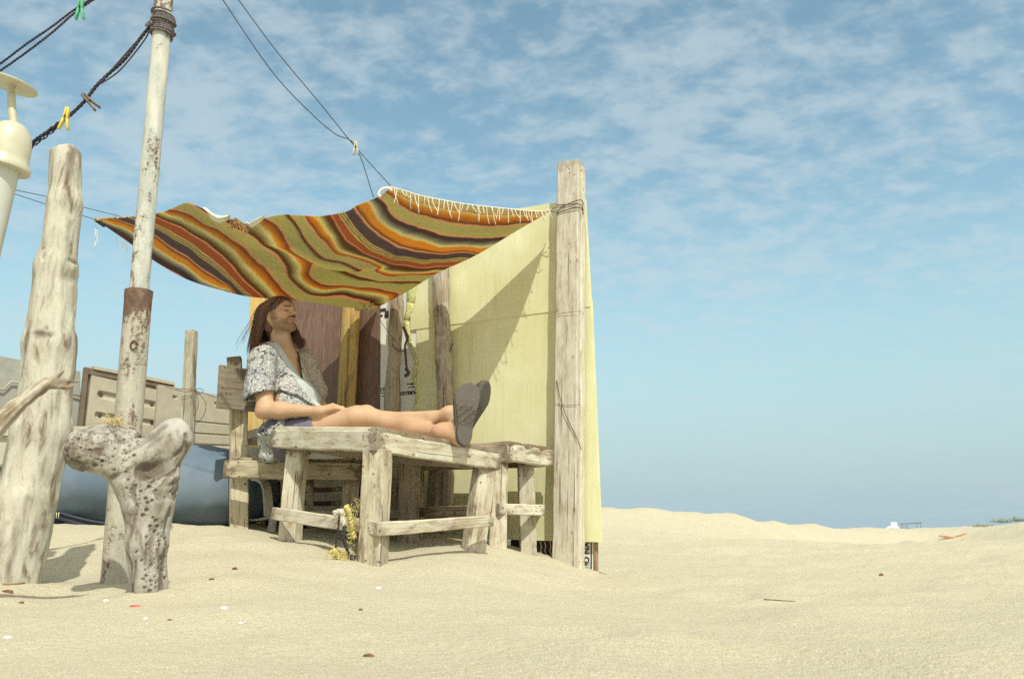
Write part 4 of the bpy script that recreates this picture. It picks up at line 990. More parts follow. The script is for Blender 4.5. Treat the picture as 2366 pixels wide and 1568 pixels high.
# ================================================================== fence of plastic sheets at the left
FA = P(-40, 1194, 4.75); FB = P(545, 1194, 5.75); fd = unit(V(FB[0] - FA[0], FB[1] - FA[1], 0)); fn_ = unit(V(fd[1], -fd[0], 0))
fp = lambda u, v, off=0.0: on_plane(u, v, FA + fn_ * off, fn_)
def slab(nm, quad, th, off, mat, parent=None, **kw): return sheet(nm, [fp(u, v, off) for u, v in quad], th, fn_, mat, parent, seg=.12, jit=.001, **kw)
def fthing(nm, u, lab, cat): p = fp(u, 1215); p[2] = gz(p[0], p[1]); return thing(nm, p, lab, cat)
gp = fthing('grey_panel', 80, 'large dull grey sheet at the far left behind the driftwood trunk', 'panel')
slab('sheet', [(-90, 1240), (186, 1225), (186, 858), (-90, 805)], .02, -.02, M['panel_grey'], gp)
k = MB(); vv, ff, gc = tube_geo([fp(-60, 890, .0), fp(8, 899, .0), fp(26, 881, .0), fp(64, 886, .0), fp(190, 915, .0)], .006, 6); k.add(vv, ff, gc); k.build('molded_rib', M['plastic_grey'], parent=gp)
ledge = fthing('ledge', 120, 'pale horizontal plastic ledge between the trunk and the forked driftwood', 'ledge')
slab('ledge_board', [(-90, 1075), (300, 1062), (300, 984), (-90, 984)], .03, .16, M['plastic_pale'], ledge)
slab('ledge_top', [(-90, 1006), (300, 1004), (300, 984), (-90, 984)], .02, .185, M['plastic_pale'], ledge)

def rslab(nm, quad, th, off, mat, parent, holes=(), r=.02):
    """moulded sheet with rounded slot recesses: the slots are real pockets (rounded frames round a sunk floor)"""
    o = slab(nm, quad, th, off, mat, parent)
    return o
cp = fthing('slotted_panel', 290, 'beige plastic panel with rounded slots in a dark frame behind the rusty pole', 'panel')
def lerp2(quad, s, t):  # quad pixel corners: bl, br, tr, tl
    bl, br, tr, tl = [np.array(q, float) for q in quad]; return bl * (1 - s) * (1 - t) + br * s * (1 - t) + tr * s * t + tl * (1 - s) * t
def grid_panel(nm, quad, off, th, rects, mat, parent, N=(150, 84), depth=.022):
    """front surface with sunk rounded slots, fully closed mesh"""
    nu, nv = N; S_, T_ = np.meshgrid(np.linspace(0, 1, nu + 1), np.linspace(0, 1, nv + 1), indexing='ij')
    c3 = [fp(u, v, off) for u, v in quad]; Lu = np.linalg.norm(c3[1] - c3[0]); Lv = np.linalg.norm(c3[3] - c3[0])
    F = c3[0] * ((1 - S_) * (1 - T_))[..., None] + c3[1] * (S_ * (1 - T_))[..., None] + c3[2] * (S_ * T_)[..., None] + c3[3] * ((1 - S_) * T_)[..., None]
    dep = np.zeros_like(S_)
    for (s0, s1, t0, t1, rad, dp) in rects:
        x = np.abs(S_ - (s0 + s1) / 2) * Lu - (s1 - s0) / 2 * Lu + rad; y = np.abs(T_ - (t0 + t1) / 2) * Lv - (t1 - t0) / 2 * Lv + rad
        d = np.hypot(np.maximum(x, 0), np.maximum(y, 0)) + np.minimum(np.maximum(x, y), 0) - rad
        dep = np.maximum(dep, dp * np.clip(.5 - d / .006, 0, 1))
    F = F - fn_ * dep[..., None]
    B = c3[0] * ((1 - S_) * (1 - T_))[..., None] + c3[1] * (S_ * (1 - T_))[..., None] + c3[2] * (S_ * T_)[..., None] + c3[3] * ((1 - S_) * T_)[..., None] - fn_ * th
    n0 = (nu + 1) * (nv + 1); I = lambda i, j: i * (nv + 1) + j; v = np.r_[F.reshape(-1, 3), B.reshape(-1, 3)]; f = []
    for i in range(nu):
        for j in range(nv): f.append((I(i, j), I(i + 1, j), I(i + 1, j + 1), I(i, j + 1))); f.append((n0 + I(i, j), n0 + I(i, j + 1), n0 + I(i + 1, j + 1), n0 + I(i + 1, j)))
    for i in range(nu): f.append((I(i, 0), n0 + I(i, 0), n0 + I(i + 1, 0), I(i + 1, 0))); f.append((I(i, nv), I(i + 1, nv), n0 + I(i + 1, nv), n0 + I(i, nv)))
    for j in range(nv): f.append((I(0, j), I(0, j + 1), n0 + I(0, j + 1), n0 + I(0, j))); f.append((I(nu, j), n0 + I(nu, j), n0 + I(nu, j + 1), I(nu, j + 1)))
    return mk(nm, v, f, mat, parent=parent, smooth=True, autosmooth=50, attrs={'gc': v})
sl = []
for row, t in enumerate((.80, .555, .31)):
    for s0 in (.10, .52, ): sl.append((s0, s0 + .36, t - .035, t + .035, .018, .018))
    for s0 in (.13, .36, .56, .80): sl.append((s0 + .015 * row, s0 + .05 + .015 * row, t - .03, t + .03, .004, .042))
slab('backing', [(176, 1040), (408, 1050), (404, 886), (196, 846)], .012, .00, M['plastic_grey'], cp)
slab('frame_side', [(172, 1060), (184, 1060), (205, 851), (195, 848)], .03, .04, M['vein_dark'], cp); slab('frame_top', [(195, 862), (400, 899), (402, 888), (196, 848)], .03, .035, M['vein_dark'], cp)
slab('frame_rim', [(216, 852), (404, 889), (404, 882), (216, 845)], .05, .045, M['plastic_grey'], cp)
grid_panel('slotted_sheet', [(188, 1068), (378, 1075), (384, 905), (212, 866)], .055, .045, sl, M['plastic_grey'], cp)
gr = fthing('grooved_panel', 470, 'beige plastic panel with horizontal grooves left of the bench', 'panel')
gv = [(.30, 1.2, t - .008, t + .008, .003, .012) for t in (.14, .29, .44, .595)] + [(.155, .195, .86, .895, .008, .015), (.60, .64, .86, .895, .008, .015)]
grid_panel('grooved_sheet', [(352, 1080), (575, 1075), (578, 925), (366, 888)], .09, .045, gv, M['plastic_grey'], gr, N=(120, 90))
# stake with wire
sp_ = P(430, 1215, 5.15); sp_[2] = gz(sp_[0], sp_[1])
stk = thing('wooden_stake', sp_, 'slim split wooden stake wired to the grooved panel', 'stake')
plank('stake', P(420, 1235, 5.15), P(443, 764, 5.15), .085, .06, V(-.2, -1, 0), M['wood_stake'], stk, jit=.005, bev=.01, w2=.062)
k = MB()
for pts in ([(404, 897), (420, 898), (450, 900), (462, 897), (470, 903), (458, 910), (450, 902)], [(405, 900), (430, 905), (452, 903), (500, 918)], [(455, 905), (458, 935), (448, 960)], [(380, 893), (404, 899)], [(452, 900), (475, 930), (470, 960), (452, 980)]):
    vv, ff, gc = tube_geo(catmull([P(u, v, 5.09) for u, v in pts], 6), .002, 5); MB().add(vv, ff, gc).build('wire_tie', M['wire_rust'], parent=stk)

# ================================================================== bean bag
bc = P(330, 1132, 4.62); bxy = (bc[0], bc[1]); bz = gz(*bxy)
vx = Vox([bc[0] - .85, bc[1] - .55, bz - .12], [bc[0] + .95, bc[1] + .65, bz + .62], .012)
cz = P(0, 1128, 4.62)[2]
vx.u(el(P(400, 1125, 4.72), (.55, .42, .225)), .1); vx.u(el(P(230, 1110, 4.66), (.36, .36, .24)), .15); vx.u(el(P(470, 1138, 4.75), (.42, .40, .20)), .15); vx.u(el(P(160, 1140, 4.62), (.18, .26, .14)), .12)
i_ = np.argwhere(np.abs(vx.F) < .04); q = np.stack([vx.ax[k_][i_[:, k_]] for k_ in range(3)], 1); vx.F[tuple(i_.T)] += (.010 * fbm(q * np.array([1.2, 1, .6]), 5, 3, 2)).astype(np.float32)
v, f = vx.mesh()
bag = thing('bean_bag', (bxy[0], bxy[1], bz), 'big slumped blue canvas bean bag on the sand behind the driftwood', 'bean bag')
bcov = mk('cover', v, f, M['bag'], parent=bag)
k = MB()
vv, ff, gc = tube_geo(catmull([P(u, v_, 4.34 + dy) for u, v_, dy in ((104, 1168, .12), (130, 1180, .03), (180, 1196, -.01), (240, 1208, -.02), (320, 1216, -.02), (420, 1220, 0), (520, 1218, .05))], 10), .007, 8); k.add(vv, ff, gc)
vv, ff, gc = tube_geo(catmull([P(u, v_, 4.36 + dy) for u, v_, dy in ((110, 1176, .10), (150, 1196, .02), (200, 1210, -.01), (300, 1222, -.01), (400, 1224, 0))], 10), .02, 8); k.add(vv, ff, gc)
k.build('piping', M['bag_trim'], parent=bcov)
k = MB()
for u in (131, 136): vv, ff, gc = tube_geo([P(u, 1183, 4.31), P(u - 1, 1197, 4.31)], .0025, 5); k.add(vv, ff, gc)
k.build('zip_pull', M['vent'], parent=bcov)
# ================================================================== striped blanket awning
def curve_pts(pts, n):
    p = catmull([np.array(q, float) for q in pts], 20); L = np.r_[0, np.cumsum(np.linalg.norm(np.diff(p, axis=0), axis=1))]; s = np.linspace(0, L[-1], n)
    return np.stack([np.interp(s, L, p[:, k]) for k in range(3)], 1)
def ydw(u, v, gap):   # point in front of the wall by gap
    return wall_pt(u, v, gap)
A3 = ydw(1276, 485, .09)
AB = [A3, P(1240, 489, 4.16), P(1160, 482, 3.98), P(1070, 471.6, 3.78), P(980, 455, 3.62), P(935, 442, 3.53), P(902, 433, 3.46)]
AD = [A3, ydw(1264, 492, .11), ydw(1190, 534.6, .15), ydw(1100, 588.6, .19), ydw(1010, 630.6, .19), ydw(940.8, 672.6, .16), ydw(907.8, 690.6, .13), ydw(864, 713, .09)]
BC = [P(902, 433, 3.46), P(877.8, 453.6, 3.50), P(826.8, 474.6, 3.55), P(799.8, 489.6, 3.58), P(739.8, 500, 3.63), P(690, 498, 3.66), P(648, 497, 3.69), P(600, 508, 3.72), P(575, 522, 3.74), P(545, 508, 3.76), P(505, 502, 3.79), P(467, 482, 3.82), P(430.7, 469, 3.85),
      P(396.9, 482, 3.88), P(368, 492, 3.9), P(297.9, 501.7, 4.0), P(242.4, 506, 4.07), P(218, 510, 4.1)]
CD = [P(218, 510, 4.1), P(242, 521, 4.13), P(314.8, 571.7, 4.22), P(358, 603, 4.27), P(430.7, 644, 4.36), P(515, 670.7, 4.46), P(580, 685, 4.55), P(672, 692, 4.66), P(757, 702, 4.78), P(789, 708, 4.82), ydw(864, 713, .09)]
NS, NT = 200, 520
ab = curve_pts(AB, NS + 1); dc_ = curve_pts(CD[::-1], NS + 1); ad_ = curve_pts(AD, NT + 1); bc_ = curve_pts(BC, NT + 1)
s = np.linspace(0, 1, NS + 1)[None, :, None]; t = np.linspace(0, 1, NT + 1)[:, None, None]
Sf = (1 - t) * ab[None] + t * dc_[None] + (1 - s) * ad_[:, None] + s * bc_[:, None] - ((1 - s) * (1 - t) * ab[0] + s * (1 - t) * ab[-1] + (1 - s) * t * dc_[0] + s * t * dc_[-1])
env = np.sin(math.pi * s[..., 0]) ** .7 * np.sin(math.pi * t[..., 0]) ** .7
fold = .022 * np.sin(8.5 * (t[..., 0] * 1.6 + s[..., 0] * 1.1) + 2.2 * vnoise(Sf, 2.2, 3)) * env + .018 * fbm(Sf, 4.5, 2, 8) * env
Sf[..., 2] += fold - .03 * env
# the far edge turns under
lipn = 30; lip = []
for i in range(1, lipn + 1):
    w = i / lipn; lip.append(Sf[-1] + np.stack([np.zeros(NS + 1), .10 * w * np.ones(NS + 1), (.05 * w * w + .02 * w) * np.sin(math.pi * np.linspace(0, 1, NS + 1)) ** .5], 1))
Sall = np.concatenate([Sf, np.array(lip)], 0)
# pixel position of each cloth point, used once to lay the woven stripes along the cloth the way they hang
def project(p):
    d = p - np.array([0, 0, CAMZ]); x = d[..., 0]; y = d[..., 1] * CT + d[..., 2] * ST; z = -d[..., 1] * ST + d[..., 2] * CT
    return np.stack([CX + FPX * x / y, CY - FPX * z / y], -1)
r5 = lambda x, y: ((750 + x / 3.155) / 1.0566, (400 + y / 3.155) / 1.0566)
r4 = lambda x, y: ((200 + x / 3.92) / 1.0566, (400 + y / 3.92) / 1.0566)
smp = []
for fn5, tv, lst in [(r5, 1.40, [(660, 190), (900, 262), (1200, 318), (1500, 350), (1800, 368)]), (r5, 1.305, [(640, 235), (800, 370), (1000, 430), (1300, 475), (1700, 460)]),
    (r5, 1.245, [(560, 260), (650, 385), (850, 480), (1100, 550), (1400, 565), (1560, 552)]), (r5, 1.178, [(480, 305), (530, 400), (700, 530), (900, 590), (1150, 635), (1430, 632)]),
    (r5, 1.125, [(370, 350), (440, 440), (600, 570), (800, 660), (1050, 695), (1320, 697)]), (r5, 1.067, [(300, 385), (400, 520), (550, 640), (750, 710), (950, 735), (1230, 722)]),
    (r5, 1.033, [(250, 415), (380, 570), (520, 680), (700, 745), (900, 768), (1200, 742)]), (r5, .975, [(210, 430), (300, 590), (450, 690), (650, 770), (880, 800), (1080, 787)]),
    (r5, .885, [(95, 420), (200, 560), (330, 680), (480, 750), (700, 818), (990, 835)]), (r5, .835, [(0, 455), (100, 580), (250, 690), (400, 760), (700, 850), (930, 872)]),
    (r5, .755, [(-60, 480), (80, 650), (250, 760), (480, 850), (700, 925), (840, 915)]), (r5, .645, [(-200, 500), (0, 780), (180, 900), (400, 975), (560, 985), (690, 1010)]),
    (r4, 0, [(210, 590), (520, 810), (1000, 1100), (1400, 1225)]), (r4, .10, [(230, 560), (530, 690), (700, 800), (900, 930), (1150, 1110), (1370, 1222)]),
    (r4, .165, [(400, 550), (530, 600), (720, 690), (1000, 880), (1250, 1060), (1440, 1225)]), (r4, .227, [(450, 515), (720, 620), (1000, 780), (1250, 970), (1450, 1150), (1560, 1250)]),
    (r4, .262, [(500, 505), (720, 580), (900, 680), (1150, 850), (1400, 1060), (1610, 1255)]), (r4, .325, [(740, 515), (950, 600), (1200, 760), (1450, 980), (1720, 1262)]),
    (r4, .395, [(800, 480), (1000, 560), (1250, 690), (1500, 900), (1700, 1100), (1860, 1270)]), (r4, .445, [(880, 435), (1050, 480), (1300, 610), (1550, 780), (1750, 980), (1900, 1150), (2030, 1280)]),
    (r4, .52, [(1040, 380), (1250, 520), (1500, 640), (1700, 760), (1900, 960), (2050, 1150), (2200, 1255), (2400, 1290)]), (r4, .59, [(1640, 560), (1830, 760), (2030, 1000), (2170, 1120), (2500, 1200), (2650, 1240)])]:
    for q in lst: smp.append((*fn5(*q), tv))
smp = np.array(smp); SA = smp[:, :2] / 300.0
def tps(d): return d * d * np.log(d + 1e-9)
Kt = tps(np.linalg.norm(SA[:, None] - SA[None], axis=2)) + np.eye(len(SA)) * 2e-3; Pt = np.c_[np.ones(len(SA)), SA]
so = np.linalg.solve(np.block([[Kt, Pt], [Pt.T, np.zeros((3, 3))]]), np.r_[smp[:, 2], 0, 0, 0])
pix = project(Sf).reshape(-1, 2) / 300.0; Tv = np.empty(len(pix))
for i in range(0, len(pix), 20000):
    d = np.linalg.norm(pix[i:i + 20000, None] - SA[None], axis=2); Tv[i:i + 20000] = tps(d) @ so[:-3] + np.c_[np.ones(len(d)), pix[i:i + 20000]] @ so[-3:]
Tv = Tv.reshape(NT + 1, NS + 1)
# woven jogs in the middle of the blanket
sg_ = np.broadcast_to(s[..., 0], Tv.shape); ph = sg_ * 4.2 + Tv * 1.5
jog = np.tanh(2.2 * np.sin(math.pi * ph)) * .030 * np.clip((Tv - .50) / .06, 0, 1) * np.clip((.96 - Tv) / .06, 0, 1) * np.clip((.80 - sg_) / .1, 0, 1)
Tv = Tv + jog + .0035 * vnoise(Sf, 24, 5)
Tl = np.repeat(Tv[-1:], lipn, 0); TT = np.concatenate([Tv, Tl], 0)
or_, orb, dk, db = (.60, .30, .055), (.44, .19, .045), (.085, .05, .065), (.15, .065, .03)
ol, olr, cr, pk = (.44, .415, .21), (.42, .40, .21), (.58, .56, .40), (.66, .36, .24)
pu, gy, ru, ye = (.125, .085, .115), (.30, .29, .24), (.37, .125, .06), (.60, .52, .20)
def pl(t): return [(t - .0045, pk), (t + .0045, pk)]
st = [(-.5, ol), (-.02, orb), (-.008, pk), (.004, pk), (.006, dk), (.045, dk), (.075, gy), (.098, cr), (.104, ye), (.112, or_), (.138, or_), (.158, db)] + pl(.165) + [(.171, pu), (.225, pu),
      (.228, ye), (.232, ye), (.234, db), (.240, db), (.242, cr), (.247, cr), (.249, db), (.255, db), (.257, ye), (.262, ye), (.266, gy), (.269, ru), (.319, ru)] + pl(.325) + [(.331, db), (.345, db), (.375, ol), (.390, cr), (.398, ye), (.405, or_), (.424, orb), (.440, db)] + \
     pl(.446) + [(.452, ol), (.514, olr)] + pl(.52) + [(.526, db), (.540, db), (.575, olr), (.592, cr), (.598, ye), (.606, or_), (.622, orb), (.640, db)] + pl(.646) + [(.652, ol), (.695, ol), (.72, olr), (.735, db), (.749, db)] + pl(.755) + \
     [(.761, ol), (.828, olr)] + pl(.835) + [(.841, db), (.855, orb), (.872, or_), (.880, ye), (.890, cr), (.900, ol), (.935, db), (.968, db)] + pl(.975) + [(.981, ru), (1.028, ru), (1.031, gy), (1.035, ye), (1.040, ye), (1.042, db), (1.048, db), (1.050, cr), (1.055, cr), (1.057, db), (1.061, db), (1.063, ye), (1.067, ye),
      (1.071, pu), (1.119, pu)] + pl(1.125) + [(1.132, db), (1.148, or_), (1.172, or_), (1.178, ye), (1.183, cr), (1.20, gy), (1.222, dk), (1.239, dk)] + pl(1.245) + [(1.251, ol), (1.299, ol)] + pl(1.305) + [(1.311, db), (1.330, orb), (1.350, or_), (1.362, ye), (1.366, cr), (1.374, orb), (1.378, cr), (1.386, or_), (1.390, cr), (1.44, cr)]
sx_ = np.array([q[0] for q in st]); sc_ = np.array([q[1] for q in st])
colr = np.clip(np.stack([np.interp(TT.ravel(), sx_, sc_[:, k]) for k in range(3)], 1) * V(1.46, 1.46, 1.55), 0, .85) * .87 + V(.56, .52, .34) * .13
m, g, b = material('woven_wool'); ca = g.attr('c_col', 'Color'); o = g.attr('gc')
wv = g.noise(g.vscale(o, (1, .25, 1)), 300, 2, .6); bl = g.noise(o, 60, 3, .6)
cc = g.mix(g.math('MULTIPLY', g.sstep(wv, .35, .65), .25), ca, (.05, .04, .03)); cc = g.mix(g.math('MULTIPLY', g.sstep(bl, .5, .8), .12), cc, (.7, .6, .4))
finish(g, b, cc, .95, g.bump(wv, .5, .002), .05)
tr = g.node('ShaderNodeBsdfTranslucent', Color=g.mix(1.0, cc, (1.0, .95, .80), 'MULTIPLY')).outputs[0]
ms = g.node('ShaderNodeMixShader', i0=.64); g.l.new(b.outputs[0], ms.inputs[1]); g.l.new(tr, ms.inputs[2]); g.l.new(ms.outputs[0], g.n['Material Output'].inputs[0])
M['blanket'] = m
nt2 = NT + 1 + lipn; I = (np.arange(nt2 - 1)[:, None] * (NS + 1) + np.arange(NS)[None]); fq = np.stack([I, I + 1, I + NS + 2, I + NS + 1], 2).reshape(-1, 4)
gcs = np.stack([np.broadcast_to(np.linspace(0, 1.2, NS + 1)[None], (nt2, NS + 1)), np.broadcast_to(np.linspace(0, 1.7, nt2)[:, None], (nt2, NS + 1)), np.zeros((nt2, NS + 1))], 2).reshape(-1, 3)
blk = thing('blanket', A3, 'striped orange brown and olive woven blanket stretched as a sunshade over the man', 'blanket')
oc = mk('cloth', Sall.reshape(-1, 3), fq, M['blanket'], parent=blk, attrs={'c_col': colr, 'gc': gcs})
sd = oc.modifiers.new('thickness', 'SOLIDIFY'); sd.thickness = .004; sd.offset = 0
# fringe on the short end
k = MB(); rg = random.Random(4)
for i in range(44):
    x = .05 + .93 * i / 43 + rg.uniform(-.01, .01); p = ab[int(min(NS, x * NS))] + V(0, -.004, 0); L = rg.uniform(.035, .095) * (1.0 if x > .2 else .7)
    sway = V(rg.uniform(-.012, .03), rg.uniform(-.02, .02), 0); pts = [p, p + sway * .3 + V(0, -.004, -L * .5), p + sway + V(0, 0, -L)]
    vv, ff, gc = tube_geo(catmull(pts, 4), [.0019] * 8 + [.0012], 5); MB().add(vv, ff, gc).build('tassel', M['fringe'], parent=blk)
k = MB()
vv, ff, gc = tube_geo(ab + V(0, -.002, .002), .0028, 6); k.add(vv, ff, gc)
for x0 in (P(896, 440, 3.45),):                      # curled knot at the front corner
    vv, ff, gc = tube_geo(catmull([x0 + V(.02, 0, 0), x0 + V(0, 0, .012), x0 + V(-.03, 0, .004), x0 + V(-.042, 0, -.02), x0 + V(-.03, .0, -.03)], 6), [.007] * 12 + [.006] * 12 + [.004], 8); k.add(vv, ff, gc)
k.build('hem', M['fringe'], parent=blk)
k = MB()
for i in range(26):
    c = bc_[-1 - int(rg.random() ** 1.5 * 70)]; pts = [c + V(rg.uniform(-.01, .01), 0, rg.uniform(-.004, .012)) for _ in range(4)]; vv, ff, gc = tube_geo(catmull(pts, 4), .0022, 5); k.add(vv, ff, gc)
for (u, v, Lh) in ((221, 520, 62), (224, 528, 40), (268, 548, 18), (282, 557, 24), (291, 562, 20), (322, 588, 12)):
    p = P(u, v, 4.12); vv, ff, gc = tube_geo(catmull([p, p + V(.006, 0, -Lh * .0011), p + V(.012, 0, -Lh * .0021)], 5), .0022, 5); MB().add(vv, ff, gc).build('tassel', M['fringe'], parent=blk)
k.build('frayed_corner', flat('mixed_yarn', (.50, .38, .20), .95, .05, .5, 120), parent=blk)
# pale fleecy lining showing where the front edge has turned over
k = MB()
def flap(i0, i1, w0, down):
    n = 26; idx = np.linspace(i0, i1, n).astype(int); e = bc_[idx]; prof = np.sin(np.linspace(0, math.pi, n)) ** .7; rows = []
    for j in range(8):
        a = j / 7; rows.append(e + V(0, -1, 0) * (.012 + .018 * math.sin(a * math.pi)) + V(0, 0, 1)[None] * (.006 + (.004 - down * a) * prof)[:, None] + (.008 * vnoise(e + V(0, 0, a), 20, 3))[:, None] * V(.5, 0, 1))
    v = np.array(rows).reshape(-1, 3); f = [(j * n + i, j * n + i + 1, (j + 1) * n + i + 1, (j + 1) * n + i) for j in range(7) for i in range(n - 1)]
    v2 = v + V(0, .008, 0); f2 = [tuple(q + len(v) for q in r[::-1]) for r in f]; k.add(np.r_[v, v2], f + f2)
iat = lambda u: int(np.argmin(np.abs(project(bc_)[:, 0] - u)))
flap(iat(532), iat(475), 0, .036); k.build('lining', M['lining'], parent=blk, smooth=True); k = MB(); flap(iat(612), iat(572), 0, .032); k.build('lining', M['lining'], parent=blk, smooth=True)
k = MB()
for i in range(30):
    c = bc_[iat(rg.uniform(538, 572))]; pts = [c + V(rg.uniform(-.02, .02), -.02, rg.uniform(-.055, .01)) for _ in range(3)]; vv, ff, gc = tube_geo(catmull(pts, 4), .002, 4); k.add(vv, ff, gc)
k.build('loose_yarn', flat('orange_brown_yarn', (.34, .19, .08), .95, .05, .6, 90), parent=blk)
k = MB()
for i in range(14):
    c = ydw(840, 705, .12) ; c = P(rg.uniform(822, 862), rg.uniform(700, 720), 4.78); pts = [c + RNG.normal(0, .012, 3) for _ in range(4)]; vv, ff, gc = tube_geo(catmull(pts, 4), .003, 5); k.add(vv, ff, gc)
k.build('knot', flat('pale_olive_yarn', (.5, .5, .28), .95, .05, .5, 90), parent=blk)
# ================================================================== the man
HC = P(650, 730, 4.27); yaw, pit, rol = math.radians(33), math.radians(14), math.radians(-3)
f_ = V(math.cos(yaw), -math.sin(yaw), 0); l_ = V(math.sin(yaw), math.cos(yaw), 0); u_ = V(0, 0, 1)
fx = f_ * math.cos(pit) + u_ * math.sin(pit); ux = u_ * math.cos(pit) - f_ * math.sin(pit); lx = l_ * math.cos(rol) + ux * math.sin(rol); ux = np.cross(fx, lx)
HR = np.stack([fx, lx, ux], 1); HS = .94
hp_ = lambda x, y, z: HC + HR @ (V(x, y, z) * HS)
hel_ = lambda c, r, R=None: el(hp_(*c), np.array(r) * HS, HR if R is None else HR @ R)
hrc = lambda a, b, r1, r2=None: rc(hp_(*a), hp_(*b), r1 * HS, (r2 if r2 is not None else r1) * HS)
shN, shF = P(606, 828, 4.08), P(703, 838, 4.42); nbp = P(651, 812, 4.27); pel = P(672, 1000, 4.15)
sax = unit(shF - shN); tup = unit(nbp - pel); tup = unit(tup - sax * np.dot(tup, sax) * .6); cn = unit(np.cross(sax, tup)); cn = cn if cn[0] > 0 else -cn
tup = unit(np.cross(cn, sax)); tup = tup if tup[2] > 0 else -tup; TRm = np.stack([cn, sax, tup], 1)
chest = P(650, 868, 4.25); abd = P(676, 932, 4.18)
hipN, kneN, ankN = P(668, 1014, 4.06), P(848, 961, 3.90), P(1040, 957, 3.76)
hipF, kneF, ankF = P(664, 990, 4.27), P(852, 984, 4.10), P(1022, 998, 3.66)
elN, wrN = P(613, 946, 3.99), P(739, 949, 3.91)
elF, wrF = P(728, 928, 4.46), P(765, 958, 4.14)
lo = np.array([P(545, 900, 4.3)[0] - .05, 3.42, P(600, 1080, 4.2)[2]]); hi = np.array([P(1120, 950, 3.6)[0], 4.62, P(640, 665, 4.4)[2]])
class Rec:
    def __init__(s): s.q = []
    def u(s, prim, k=.01): s.q.append((prim, 'u', k)); return s
    def sub(s, prim, k=.004): s.q.append((prim, 's', k)); return s
bx = Rec()
# trunk
bx.u(el(chest, (.100, .150, .175), TRm), .03).u(el(abd, (.095, .135, .14), TRm), .06).u(el(pel, (.115, .160, .105), TRm), .05)
bx.u(rc(shN + V(.012, 0, -.008), nbp, .040, .048), .04).u(rc(shF + V(0, 0, -.006), nbp, .040, .048), .04)
bx.u(rc(nbp - tup * .03, hp_(-.020, 0, -.050), .060, .052), .03)
bx.u(rc(hp_(-.02, -.030, -.055), nbp + cn * .04 - tup * .01, .016, .012), .02).u(rc(hp_(-.02, .030, -.055), nbp + cn * .045 - tup * .01, .016, .012), .02)
bx.u(hrc((.030, 0, -.115), (.022, 0, -.150), .012, .010), .03)       # larynx
# legs
bx.u(rc(hipN, kneN + V(-.06, 0, -.006), .086, .056), .03).u(rc(kneN - V(.03, 0, .004), kneN + V(.045, -.004, -.014), .050, .042), .03).u(el(kneN + V(.0, -.010, .026), (.034, .030, .029)), .015)
s1_, s2_, s3_ = P(895, 974, 3.875), P(945, 977, 3.84), P(1000, 967, 3.79)
bx.u(rc(kneN, s1_, .042, .043), .02).u(rc(s1_, s2_, .043, .042), .03).u(rc(s2_, s3_, .042, .031), .03).u(rc(s3_, ankN, .031, .026), .02).u(rc(kneN + V(.05, -.02, -.004), ankN + V(0, -.012, .004), .020, .013), .015)
bx.u(rc(hipF, kneF, .088, .056), .03); mid = kneF + (ankF - kneF) * .32; bx.u(rc(kneF, mid, .048, .046), .03).u(rc(mid, ankF, .045, .031), .03)
# ankles + feet
n1 = unit(V(.40, -.915, .02)); H1, T1 = P(1073, 1024, 3.56), P(1086, 884, 3.60); y1 = unit(T1 - H1); n1 = unit(n1 - y1 * np.dot(n1, y1)); x1 = np.cross(y1, -n1)
n2 = unit(V(.93, -.36, .05)); H2, T2 = P(1072, 1012, 3.70), P(1128, 903, 3.71); y2 = unit(T2 - H2); n2 = unit(n2 - y2 * np.dot(n2, y2)); x2 = np.cross(y2, -n2)
for H_, y_, n_, an in ((H1, y1, n1, ankF), (H2, y2, n2, ankN)):
    heel = H_ + y_ * .035 - n_ * .055; ball = H_ + y_ * .19 - n_ * .045; toe = H_ + y_ * .235 - n_ * .035
    bx.u(rc(an, heel, .034, .032), .03).u(rc(an, H_ + y_ * .10 - n_ * .065, .034, .030), .03).u(rc(heel, ball, .030, .034), .03).u(rc(ball, toe, .033, .022), .02)
    bx.u(el(an + np.cross(y_, n_) * .028, (.015, .015, .015)), .015).u(el(an - np.cross(y_, n_) * .028, (.014, .014, .014)), .015)
# arms
bx.u(rc(shN + V(.004, 0, -.012), shN + (elN - shN) * .45, .048, .047), .03).u(rc(shN + (elN - shN) * .45, elN, .050, .040), .02)
fm = elN + (wrN - elN) * .28; bx.u(rc(elN, fm + V(0, 0, -.004), .040, .041), .03).u(rc(fm + V(0, 0, -.002), wrN, .040, .021), .03).u(el(elN + V(-.018, 0, -.014), (.030, .028, .028)), .02)
bx.u(rc(shF, elF, .052, .038), .03).u(rc(elF, wrF, .040, .026), .03)
# near hand: palm, four fingers with two bends, thumb
wr2 = wrN + V(.012, -.004, .0); kn = [P(773, 941, 3.885 + .021 * i) + V([.004, .008, .006, -.002][i], 0, [-.004, .003, .004, .0][i]) for i in range(4)]
bx.u(rc(wrN, wr2, .024, .022), .02)
for i in range(4): bx.u(rc(wr2 + (kn[i] - kn[1]) * .3, kn[i], .0165, .0115), .014)
fl_ = [.045, .050, .047, .038]
for i in range(4):
    a_ = kn[i]; d1 = unit(V(1, .10 + .04 * i, -.10 - .05 * i)); b_ = a_ + d1 * fl_[i] * .62; d2 = unit(V(.75, .12, -.62)); c_ = b_ + d2 * fl_[i] * .45; d3 = unit(V(.35, .05, -.9)); e_ = c_ + d3 * fl_[i] * .30
    bx.u(rc(a_, b_, .0105, .0092), .005).u(rc(b_, c_, .0092, .0082), .004).u(rc(c_, e_, .0082, .0074), .004)
th0 = wr2 + V(.012, .004, .012); th1 = th0 + V(.034, .012, .018); th2 = th1 + V(.026, .022, -.004); bx.u(rc(th0, th1, .015, .0105), .008).u(rc(th1, th2, .0105, .0085), .004)
